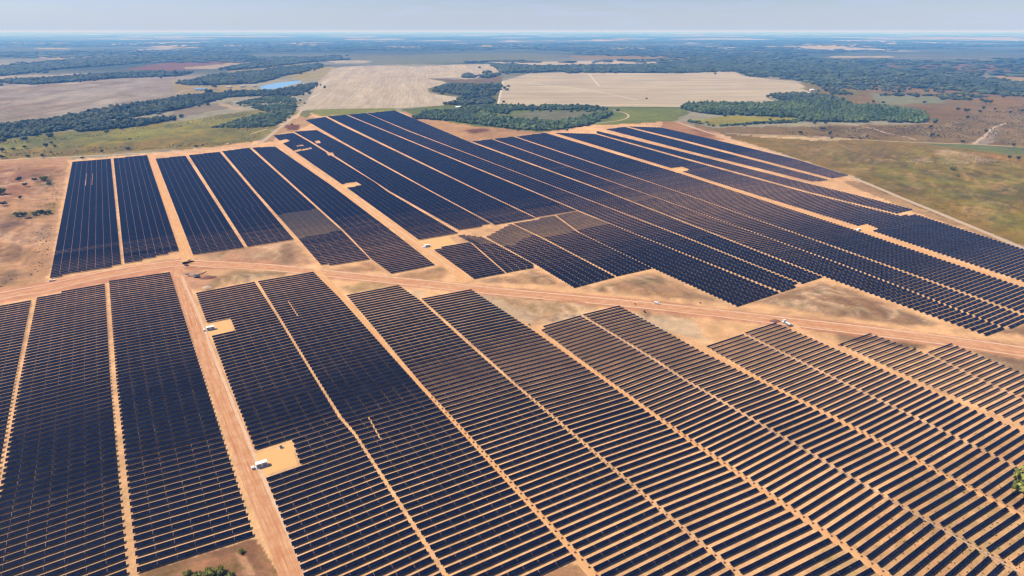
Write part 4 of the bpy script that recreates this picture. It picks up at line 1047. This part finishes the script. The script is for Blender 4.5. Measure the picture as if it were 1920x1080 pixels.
# far low woods to the horizon
def far_woods():
    n = 15000
    y = 3600 * (16000 / 3600) ** RNG.uniform(0, 1, n); x = RNG.uniform(-1, 1, n) * y * 1.1
    k = fbm(x / 1000 * .42 + 5, y / 1000 * .42, 41, 5) > 0.44
    x, y = x[k], y[k]
    a, b, _ = PX(x, y)
    out = (b < 118) | ((a > 1430) & (b < 150) & (RNG.uniform(size=len(a)) < .5))
    x, y = x[out], y[out]
    c = crowns(np.stack([x, y], -1), 1.0, 11, ICO1, 1)
    # wide flat clumps: a clump of trees each
    V = c[0].reshape(len(x), -1, 3)
    r = (y / 3600) ** .5 * RNG.uniform(18, 42, len(y))
    V[..., 0] = x[:, None] + (V[..., 0] - x[:, None]) * r[:, None]; V[..., 1] = y[:, None] + (V[..., 1] - y[:, None]) * r[:, None] * .8
    return V.reshape(-1, 3), c[1], c[2]
wood('woodland', [far_woods()], M['leaf'], 'hazy blue woods stretching away to the horizon')

# ------------------------------------------------------------------ single trees
def leaf_crown(rx, rz, zc, nleaf, size, seed, lumps=5):
    rg = np.random.default_rng(seed)
    cs = np.concatenate([[[0, 0, 0]], rg.normal(0, .42, (lumps, 3)) * [1, 1, .7]])
    V, C = [], []
    for k in range(nleaf):
        c = cs[rg.integers(len(cs))]; s = .72 if (c == 0).all() else rg.uniform(.35, .55)
        v = rg.normal(size=3); v /= np.linalg.norm(v); rr = rg.uniform(.55, 1.0) ** .5
        p = (c + v * s * rr) * [rx, rx, rz] + [0, 0, zc]
        if p[2] < zc - rz * .9: continue
        u = np.cross(v + rg.normal(0, .5, 3), rg.normal(size=3)); u /= np.linalg.norm(u); w_ = np.cross(u, v + rg.normal(0, .4, 3)); w_ /= np.linalg.norm(w_)
        z = size * rg.uniform(.6, 1.4)
        V += [p + u * z, p + w_ * z * .8, p - u * z, p - w_ * z * .8]
        t = np.clip(rg.uniform(0, .8) + .1 * (c == 0).all(), 0, 1); C += [[t] * 3] * 4
    V = np.array(V); return V, np.arange(len(V)).reshape(-1, 4), np.array(C)

def trunk_mesh(h, r, seed):
    rg = random.Random(seed); b = MB()
    top = Vector((rg.uniform(-.3, .3), rg.uniform(-.3, .3), h * .5))
    b.bar((0, 0, 0), top, r, 8, r * .6)
    for k in range(4):
        a = k * 1.57 + rg.uniform(-.4, .4)
        b.bar(top * .85, top + Vector((math.cos(a) * h * .22, math.sin(a) * h * .22, h * .22)), r * .5, 6, r * .15)
    bmesh.ops.recalc_face_normals(b.bm, faces=b.bm.faces)
    me = bpy.data.meshes.new('trunk'); b.bm.to_mesh(me); b.bm.free(); me.materials.append(M['bark']); return me

PROTO = []
for s in range(3):
    V, Fc, C = leaf_crown(3.6, 2.9, 4.6, 900, .42, 100 + s, 6)
    PROTO.append((trunk_mesh(7.5, .28, s), mesh_np('crown', V, Fc, M['leaf'], colors=C)))
for s in range(2):
    V, Fc, C = leaf_crown(3.2, 2.2, 2.4, 700, .40, 200 + s, 7)
    PROTO.append((trunk_mesh(4.0, .16, s + 9), mesh_np('crown', V, Fc, M['leaf3'], colors=C)))

def tree(px, py, h, kind, label, group, name='tree'):
    tm, cm = PROTO[kind]
    p = P(px, py); s = h / 7.6 if kind < 3 else h / 4.6
    gz = float(relief(np.array([float(px)]), np.array([float(py)]), np.array([p[0]]), np.array([p[1]]))[0])
    o = empty(name, (p[0], p[1], gz - .05), random.uniform(0, 6.28)); o.scale = (s * random.uniform(.9, 1.15), s * random.uniform(.9, 1.15), s)
    tag(o, label, 'tree' if name == 'tree' else 'shrub', group)
    obj('trunk', tm, o); obj('crown', cm, o)
    return o

GS = 'scattered trees on the savanna'
for a in [
 (1500, 253, 11, 'two-topped dark tree where the pale savanna track begins'), (1542, 245, 10, 'round greyish tree a little up from the pale track, nearest the wood'),
 (1556, 253, 9, 'broad low tree on the near verge of the savanna track'), (1560, 261, 6, 'tiny dark tree just below the pale savanna track'),
 (1596, 262, 7, 'flat dark tree beside the straight of the savanna track'), (1613, 263, 7, 'small twin tree next to the flat dark track tree'),
 (1626, 258, 7, 'faint small tree above the savanna track bend'), (1745, 241, 10, 'dark tree standing alone off the end of the plantation wood'),
 (1748, 257, 10, 'upright dark tree on brown grass, larger of a close pair'), (1759, 257, 7, 'smaller upright tree of the pair on brown grass'),
 (1803, 269, 9, 'green tree on the pale band of grass below the gully track'), (1813, 223, 11, 'dark rounded tree on open savanna beneath a paler green one'),
 (1794, 208, 12, 'low spreading dark tree left of the big pale green tree'), (1812, 212, 15, 'big pale green tree in the middle of the open savanna'),
 (1836, 212, 11, 'round green tree just right of the big pale green tree'), (1843, 206, 13, 'dark tree below the dense clump on the savanna'),
 (1848, 196, 18, 'tallest tree of the dense clump on the savanna'), (1857, 195, 15, 'outer tree of the dense savanna clump'), (1840, 192, 15, 'inner tree of the dense savanna clump by the far wood'),
 (1817, 191, 15, 'round tree left of the dense savanna clump'), (1865, 207, 9, 'little tree right of the dense savanna clump'), (1893, 213, 10, 'dark tree with a small companion behind near the photo edge'),
 (1915, 211, 11, 'dark tree cut close to the right photo edge'), (1880, 185, 14, 'broad tree in front of the far wood edge on red grass'),
 (1527, 234, 8, 'dark shrubby tree just off the hedgerow corner'), (1546, 233, 9, 'dark tree touching the plantation hedge'), (1636, 194, 12, 'dark tree behind the plantation wood on the pale meadow'),
 (1655, 196, 12, 'leaning wide tree behind the plantation wood'), (1733, 195, 11, 'tree on the green meadow rim beyond the plantation'), (1847, 249, 9, 'grey tree beside the gully track bend'),
 (1899, 275, 8, 'flat green tree on the right end of the green band')]:
    tree(a[0], a[1], a[2], random.randrange(3), a[3], GS)
for a in [(1787, 320, 8, 3, 'tall bushy shrub on the olive field below the bare patch'), (1796, 332, 5, 3, 'low shrub below the bushy one on the olive field'),
          (1892, 298, 8, 0, 'dark bush on the red bank by the right edge'), (1908, 301, 9, 1, 'larger dark bush on the red bank at the right edge')]:
    tree(a[0], a[1], a[2], a[3], a[4], GS, 'shrub')
GL = 'scattered trees behind the left blocks'
for a in [(5, 286, 11, 'dark tree clump on the left photo edge below the hill wood'), (25, 283, 8, 'pale bushy tree right of the left edge clump'), (47, 279, 8, 'faint green tree on the lower hill slope'),
          (87, 277, 11, 'tall dark tree in the middle of the grass slope'), (98, 273, 8, 'smaller tree behind the tall dark slope tree'), (104, 278, 7, 'low tree beside the tall dark slope tree'),
          (52, 296, 7, 'small dark tree above the perimeter track, second from the edge'), (80, 295, 8, 'upright tree just above the perimeter track'), (3, 298, 9, 'tree standing on the left edge beside the track'),
          (240, 283, 9, 'lone forked dark tree above the second left block'), (192, 287, 8, 'dark pointed tree above the first left block'), (155, 299, 6, 'dark bush between the track and the first left block'), (244, 264, 5, 'small bush high on the yellow grass slope'),
          (368, 278, 8, 'dark round bush behind the third left block'), (381, 274, 5, 'small bush above the dark round one'), (338, 276, 5, 'little bush on brown grass left of the round one'),
          (402, 167, 24, 'large round tree by the farm buildings, farther one'), (393, 178, 24, 'large round tree nearer than its twin by the farm buildings'), (384, 161, 22, 'round tree at the tip of the far wood near the pond'),
          (354, 141, 24, 'round lone tree on the pale far field'), (331, 142, 26, 'big lone tree left of the round one on the far field'),
          (1341, 141, 16, 'single dark tree in the far stubble field'), (1212, 187, 8, 'little dark bush in the middle of the stubble field')]:
    tree(a[0], a[1], a[2], random.randrange(3), a[3], GL)
GE = 'shrubs on the eroded red ground'
for a in [(39, 340, 9, 0, 'dark bush at the top of the eroded slope'), (49, 352, 7, 1, 'dark lone bush below the slope top bushes'), (84, 339, 9, 3, 'wide green bush by the sandy bowl'), (65, 342, 7, 2, 'dark bush between the slope top and the sandy bowl'), (93, 346, 6, 3, 'low green bush on the rim of the sandy bowl'),
          (40, 376, 6, 0, 'dark bush on the thin dark gully'), (3, 368, 12, 3, 'leafy bush on the left edge of the red slope'), (34, 409, 7, 3, 'green bush at the left end of the bush row'), (48, 411, 8, 1, 'dark green bush in the middle of the bush row'),
          (68, 405, 7, 3, 'yellow-green bush right of the dark one in the row'), (82, 403, 7, 0, 'dark bush near the right end of the bush row'), (92, 401, 6, 4, 'last yellow-green bush of the row by the block'), (7, 389, 7, 2, 'small dark upright bush on the bare red slope'), (77, 401, 6, 4, 'bright bush squeezed within the bush row')]:
    tree(a[0], a[1], a[2], a[3], a[4], GE, 'shrub')
GB = 'shrubs at the bottom edge'
for a in [(352, 1082, 3.0, 4, 'olive shrub farthest left of those below the block corner'), (372, 1086, 4.0, 3, 'broad olive shrub below the block corner'), (394, 1082, 4.6, 4, 'tall green shrub below the block corner, middle of the group'), (414, 1078, 3.9, 3, 'bright green shrub, upright, in the bottom group'),
          (432, 1086, 3.2, 4, 'green shrub nearest the sandy bare patch'), (453, 1037, 2.2, 3, 'small yellowish shrub beside the road above the bottom group')]:
    tree(a[0], a[1], a[2], a[3], a[4], GB, 'shrub')
tree(1934, 938, 20, 3, 'tall leafy tree leaning in from the right photo edge among the panels', None)
for a in [(1312, 569, 1.6, 0, 'tiny dark bush beside the slanted road tip of the panel block'), (1191, 571, 1.4, 1, 'tiny dark tuft on the pale sand verge'), (1208, 586, 2.2, 2, 'small brown bush on pale sand below the white van'), (992, 610, 1.8, 0, 'small dark tuft at the head of the narrow lane'), (1714, 655, 2.0, 1, 'small dark bush in the dry grass wedge between blocks')]:
    tree(a[0], a[1], a[2], a[3], a[4], 'tufts along the slanted road', 'shrub')

# ------------------------------------------------------------------ stations on the pads
def station(px, py, rz, s, label):
    p = P(px, py); o = empty('inverter_station', (p[0], p[1], .03), rz); tag(o, label, 'inverter station', 'white inverter stations')
    L, D, Hh = 6.1 * s, 2.5 * s, 2.7 * s
    MB().box((0, 0, .1), (L + 1.2, D + 1.6, .2)).build('foundation', M['concrete'], o)
    MB().box((0, 0, .2 + Hh / 2), (L, D, Hh), bevel=.05).build('housing', M['white'], o)
    b = MB().box((0, 0, .2 + Hh + .09), (L + .35, D + .35, .16), bevel=.04)
    b.build('roof', M['white'], o)
    for x in (-L * .28, L * .28):
        dd = MB().box((x, -D / 2 - .03, .2 + Hh * .46), (L * .36, .05, Hh * .82)).build('door', M['grey'], o)
        MB().box((x + L * .14, -D / 2 - .08, .2 + Hh * .45), (.08, .06, .3)).build('handle', M['dark'], dd)
    b = MB()
    for k in range(6): b.box((0, -D / 2 - .04, .7 + k * .25), (L * .12, .05, .1))
    b.build('vent', M['dark'], o)
    tr = MB().box((-L / 2 - 1.9, 0, .9), (1.7, 1.5, 1.5), bevel=.06)
    for k in range(5): tr.box((-L / 2 - 1.9 - .6 + k * .3, -.95, .9), (.06, .4, 1.1))
    tr.build('transformer', M['white'], o)
    return o
rzr = math.radians(90 - 60)
station(491, 874, rzr, 1.0, 'white inverter station with dark doors on the largest gravel pad')
station(395, 618, rzr, 1.0, 'white inverter station on the small pad nearer the crossroads')
station(801, 463, rzr, .95, 'white inverter station on the pad beyond the slanted road')
station(1610, 432, rzr, .8, 'small pale inverter station beside the right far lane')
def kiosk(px, py, label):
    p = P(px, py); o = empty('control_cabinet', (p[0], p[1], .03), rzr); tag(o, label, 'cabinet')
    MB().box((0, 0, .08), (2.4, 2.0, .16)).build('plinth', M['concrete'], o)
    MB().box((0, 0, .86), (1.5, 1.1, 1.4), bevel=.04).build('housing', M['dark'], o)
    MB().box((0, -.57, .86), (1.2, .05, 1.15)).build('door', M['grey'], o)
kiosk(527, 840, 'small dark control cabinet on the back of the largest gravel pad')

# ------------------------------------------------------------------ vehicles
def wheels(o, xs_, hw, r, mat):
    for x in xs_:
        for y in (-hw, hw):
            w_ = MB().bar((x, y - .13, r), (x, y + .13, r), r, 16).build('wheel', M['rubber'], o)
            MB().bar((x, y - .14, r), (x, y + .14, r), r * .55, 12).build('rim', mat, w_)

def heading(a, b):
    d = P(*b) - P(*a); return math.atan2(d[1], d[0])

def pickup(px, py, rz, paint_, label, s=1.0):
    p = P(px, py); o = empty('pickup_truck', (p[0], p[1], .03), rz); tag(o, label, 'pickup')
    o.scale = (s, s, s)
    b = MB().prism([(-2.7, .45), (-2.7, 1.15), (-.55, 1.15), (-.5, 1.1), (1.0, 1.12), (2.45, 1.0), (2.68, .85), (2.7, .45)], -.92, .92)
    b.build('body', paint_, o)
    MB().prism([(-.6, 1.14), (-.5, 1.78), (.55, 1.8), (1.15, 1.13)], -.8, .8).build('cab', paint_, o)
    g_ = MB().prism([(.66, 1.70), (1.13, 1.18), (1.17, 1.18), (.70, 1.72)], -.72, .72)
    for y in (-.81, .81): g_.prism([(-.45, 1.2), (-.40, 1.68), (.5, 1.7), (.95, 1.2)], y - .012, y + .012)
    g_.build('windows', M['glass'], o)
    MB().box((-1.65, 0, 1.16), (1.9, 1.55, .04)).build('load_bed', M['dark'], o)
    for y in (-.65, .65):
        MB().box((2.69, y, .8), (.06, .34, .16)).build('headlight', M['white'], o)
    wheels(o, (-1.7, 1.7), .84, .4, M['grey'])
pickup(98, 527, heading((60, 535), (140, 519)), M['white'], 'white pickup on the slanted road below the first far block')
pickup(350, 498, heading((340, 498), (360, 499)), M['brown'], 'brown pickup on the crossroads beside the screening machine', .95)
def van(px, py, rz, label):
    p = P(px, py); o = empty('van', (p[0], p[1], .03), rz); tag(o, label, 'van')
    MB().prism([(-2.5, .4), (-2.5, 1.9), (-2.4, 2.05), (1.1, 2.05), (1.75, 1.3), (2.45, 1.1), (2.55, .9), (2.55, .4)], -.95, .95).build('body', M['white'], o)
    g_ = MB().prism([(1.16, 2.0), (1.76, 1.32), (1.80, 1.34), (1.2, 2.03)], -.8, .8)
    for y in (-.96, .96): g_.prism([(-2.2, 1.3), (-2.2, 1.8), (1.05, 1.8), (1.45, 1.3)], y - .012, y + .012)
    g_.build('windows', M['glass'], o)
    for y in (-.68, .68): MB().box((2.55, y, .8), (.05, .3, .2)).build('headlight', M['glass'], o)
    wheels(o, (-1.6, 1.6), .86, .36, M['grey'])
van(1232, 570, heading((1200, 566), (1260, 573)), 'white van driving along the slanted road')
def lorry(px, py, rz, label):
    p = P(px, py); o = empty('lorry', (p[0], p[1], .03), rz); tag(o, label, 'truck')
    MB().box((-.6, 0, .8), (8.6, 1.0, .3)).build('chassis', M['dark'], o)
    MB().prism([(2.3, .7), (2.3, 3.0), (3.6, 3.0), (4.05, 1.9), (4.1, .7)], -1.2, 1.2).build('cab', M['white'], o)
    g_ = MB().prism([(3.62, 2.85), (4.0, 1.95), (4.06, 1.97), (3.68, 2.88)], -1.05, 1.05)
    for y in (-1.21, 1.21): g_.prism([(2.7, 1.9), (2.7, 2.7), (3.5, 2.7), (3.85, 1.9)], y - .012, y + .012)
    g_.build('windows', M['glass'], o)
    b = MB().box((-1.5, 0, 1.1), (7.0, 2.4, .2))
    for y in (-1.17, 1.17): b.box((-1.5, y, 1.75), (7.0, .08, 1.1))
    b.box((-4.96, 0, 1.75), (.08, 2.26, 1.1)); b.box((1.96, 0, 1.85), (.08, 2.26, 1.3))
    b.build('load_bed', M['grey'], o)
    MB().box((-1.9, 0, 1.7), (5.6, 1.7, 1.0), bevel=.2).build('load', M['white'], o)
    for y in (-.9, .9): MB().box((4.1, y, .95), (.06, .35, .22)).build('headlight', M['white'], o)
    wheels(o, (-3.9, -2.7, 3.1), 1.02, .52, M['grey'])
lorry(1474, 608, heading((1487, 613), (1467, 601)), 'white lorry parked where the sandy lane meets the slanted road')
lorry_dark = None

# ------------------------------------------------------------------ screening machine, heaps
def screener():
    p = P(370, 520.5); o = empty('screening_machine', (p[0], p[1], .02), 0); tag(o, 'grey mobile screening machine with a raised conveyor above a dark heap for its shadow', 'machine')
    for y in (-1.3, 1.3):
        t_ = MB().prism([(-2.4, .15), (-2.7, .5), (-2.4, .9), (2.4, .9), (2.7, .5), (2.4, .15)], y - .3, y + .3)
        t_.build('crawler_track', M['rubber'], o)
    b = MB().box((0, 0, 1.2), (5.6, 1.8, .5))
    for x in (-2.2, 0, 2.2):
        for y in (-.8, .8): b.box((x, y, 2.0), (.18, .18, 1.6))
    b.build('chassis', M['grey'], o)
    MB().prism([(-2.2, 2.6), (-2.9, 4.0), (1.6, 4.0), (.9, 2.6)], -1.4, 1.4).build('hopper', M['rack'], o)
    MB().box((1.9, 0, 2.2), (1.6, 1.8, 1.6), bevel=.1).build('engine_box', M['grey'], o)
    c = MB().beam((.6, 0, 2.2), (10.2, 1.2, 6.2), 1.5, .35)
    for y in (-.72, .72): c.beam((.6, y, 2.5), (10.2, 1.2 + y, 6.5), .12, .3)
    c.beam((4.0, .5, .9), (6.6, .8, 4.6), .2, .2)
    c.build('conveyor', M['dark'], o)
    d = MB().beam((-1.6, .6, 2.4), (-12.0, 4.4, 2.4), 1.3, .3)
    for x, y in ((-5, 1.9), (-11, 4.0)): d.box((x, y, 1.2), (.25, .25, 2.3))
    d.box((-12.4, 4.5, 2.4), (2.6, 2.4, 1.4))
    d.build('feed_conveyor', M['grey'], o)
screener()
def heap(px, py, rx, ry, h, rz, mat, label, seed):
    p = P(px, py); bm = bmesh.new(); n, m = 36, 12; vs = []
    rg = random.Random(seed)
    for j in range(m + 1):
        q = j / m; row = []
        for i in range(n):
            a = 2 * math.pi * i / n
            e = 1 + .28 * (float(fbm(math.cos(a) * 1.6 + seed, math.sin(a) * 1.6, seed, 3)) - .5)
            z = h * (1 - q ** 1.5) * (.8 + .45 * float(fbm(math.cos(a) * q * 2.2 + 5, math.sin(a) * q * 2.2, seed + 3, 3))) if q < 1 else 0
            row.append(bm.verts.new((math.cos(a) * rx * q * e, math.sin(a) * ry * q * e, z - .02)))
        vs.append(row)
    for j in range(m):
        for i in range(n):
            k = (i + 1) % n
            try: bm.faces.new((vs[j][i], vs[j + 1][i], vs[j + 1][k], vs[j][k]))
            except ValueError: pass
    bmesh.ops.remove_doubles(bm, verts=bm.verts, dist=.01); bmesh.ops.recalc_face_normals(bm, faces=bm.faces)
    me = bpy.data.meshes.new('heap'); bm.to_mesh(me); bm.free(); me.materials.append(mat)
    o = obj('earth_heap', me, None, (p[0], p[1], .02), rz); tag(o, label, 'heap')
heap(390, 521, 8.5, 4.5, 2.3, .25, M['pile'], 'dark reddish heap shaped after the shadow of the screening conveyor', 3)  # the conveyor's cast shadow, built as a dark red mound
heap(388, 539, 5.0, 3.4, 1.8, .1, M['pile2'], 'pale sandy heap in front of the screening machine', 5)
heap(1453, 602, 5.2, 3.4, 1.5, .1, M['pile'], 'reddish earth heap behind the white lorry', 8)
heap(1576, 647, 3.0, 2.0, 1.2, .4, M['pile'], 'small dark heap at the corner of the narrow right strip', 9)
heap(355, 488, 2.4, 1.8, 1.0, .4, M['pile'], 'small brown heap on the far side of the crossroads', 11)

# ------------------------------------------------------------------ farm buildings far off
def house(px, py, L, D, Hh, rz, rmat, label):
    p = P(px, py); o = empty('farmhouse', (p[0], p[1], 0), rz); tag(o, label, 'building')
    MB().box((0, 0, Hh / 2), (L, D, Hh)).build('wall', M['wall'], o)
    MB().prism([(-D / 2 - .6, Hh + .003), (0, Hh + D * .28), (D / 2 + .6, Hh + .003)], -L / 2 - .5, L / 2 + .5).build('roof', rmat, o).rotation_euler = (0, 0, math.pi / 2)
    MB().box((0, -D / 2 - .04, 1.1), (1.4, .07, 2.2)).build('door', M['dark'], o)
    for x in (-L * .3, L * .3): MB().box((x, -D / 2 - .04, 1.7), (1.5, .07, 1.2)).build('window', M['glass'], o)
house(377, 169.5, 46, 16, 6, .1, M['bluetin'], 'long blue-roofed barn left of the pond')
house(455, 163.5, 20, 14, 6, .2, M['tile'], 'pale farmhouse nearest the pond among trees')
house(430, 165, 22, 12, 5, -.1, M['tile'], 'low grey farmhouse between the barn and the pond')
house(478, 162.5, 18, 10, 5, .1, M['tile'], 'grey shed on the bank at the tip of the pond')
house(859, 203, 16, 9, 4.5, .1, M['white'], 'small white house at the edge of the crescent wood')
house(1522, 170, 16, 10, 4.5, .1, M['white'], 'little white shed beyond the tip of the right stubble field')

# ------------------------------------------------------------------ air, sky, sun, camera
hz = MB().box((0, 96000, 122), (420000, 210000, 247)).build('haze', bpy.data.materials.new('haze_air'))
mh = hz.data.materials[0]; mh.use_nodes = True; th_ = mh.node_tree; th_.nodes.clear()
oh = th_.nodes.new('ShaderNodeOutputMaterial'); pv = th_.nodes.new('ShaderNodeVolumePrincipled')
pv.inputs['Color'].default_value = (*HAZE_S, 1); pv.inputs['Absorption Color'].default_value = (1, 1, 1, 1); pv.inputs['Density'].default_value = 1 / HAZE_D; pv.inputs['Anisotropy'].default_value = 0.0
th_.links.new(pv.outputs[0], oh.inputs['Volume'])
tag(hz, 'thin bluish haze over the whole plain', 'haze', kind='stuff')

AZ, EL = math.radians(-84), math.radians(50)
sv = Vector((math.sin(AZ) * math.cos(EL), math.cos(AZ) * math.cos(EL), math.sin(EL)))
sun = bpy.data.lights.new('sun', 'SUN'); sun.energy = 4.4; sun.angle = math.radians(0.5); sun.color = (1.0, 0.95, 0.87)
so = bpy.data.objects.new('sun', sun); so.rotation_euler = sv.to_track_quat('Z', 'Y').to_euler(); link(so)

wd = bpy.data.worlds.new('World'); SC.world = wd; wd.use_nodes = True
wt = wd.node_tree; wt.nodes.clear()
wo = wt.nodes.new('ShaderNodeOutputWorld'); bg = wt.nodes.new('ShaderNodeBackground'); sk = wt.nodes.new('ShaderNodeTexSky')
sk.sky_type = 'NISHITA'; sk.sun_disc = False; sk.sun_elevation = EL; sk.sun_rotation = AZ % (2 * math.pi)
sk.altitude = 200; sk.air_density = 1.0; sk.dust_density = 0.2; sk.ozone_density = 2.5
tc = wt.nodes.new('ShaderNodeTexCoord')
cl = noise(wt, mapping(wt, tc.outputs['Generated'], (9, 9, 70)), 1.0, 6, 0.6, 0.5)
cf = mathn(wt, 'MULTIPLY', ramp(wt, cl, [(0.46, 0.0), (0.66, 1.0)]), 0.40)
sky = mixc(wt, cf, sk.outputs[0], (7.0, 7.2, 7.6))
sky = mixc(wt, 1.0, sky, (0.73, 0.78, 1.09), 'MULTIPLY')
sz = wt.nodes.new('ShaderNodeSeparateXYZ'); wt.links.new(tc.outputs['Generated'], sz.inputs[0])
low = mathn(wt, 'SUBTRACT', 1.0, mathn(wt, 'DIVIDE', sz.outputs[2], 0.045), True)
sky = mixc(wt, mathn(wt, 'MULTIPLY', low, 0.75), sky, (4.7, 5.7, 7.2))
wt.links.new(sky, bg.inputs['Color']); bg.inputs['Strength'].default_value = 0.066
wt.links.new(bg.outputs[0], wo.inputs[0])

cam = bpy.data.cameras.new('camera'); cam.sensor_width = 36; cam.lens = 36 * F / 1920; cam.clip_start = 1; cam.clip_end = 600000
co = bpy.data.objects.new('camera', cam); co.location = (0, 0, H); co.rotation_euler = (math.pi / 2 - T, 0, 0); link(co)
SC.camera = co
SC.view_settings.view_transform = 'Standard'; SC.view_settings.look = 'None'
SC.view_settings.exposure = 0.76; SC.view_settings.gamma = 1.0; SC.view_settings.use_curve_mapping = False
SC.cycles.use_denoising = True
SC.cycles.max_bounces = 4; SC.cycles.diffuse_bounces = 2; SC.cycles.glossy_bounces = 2; SC.cycles.volume_bounces = 0
SC.cycles.filter_width = 1.3
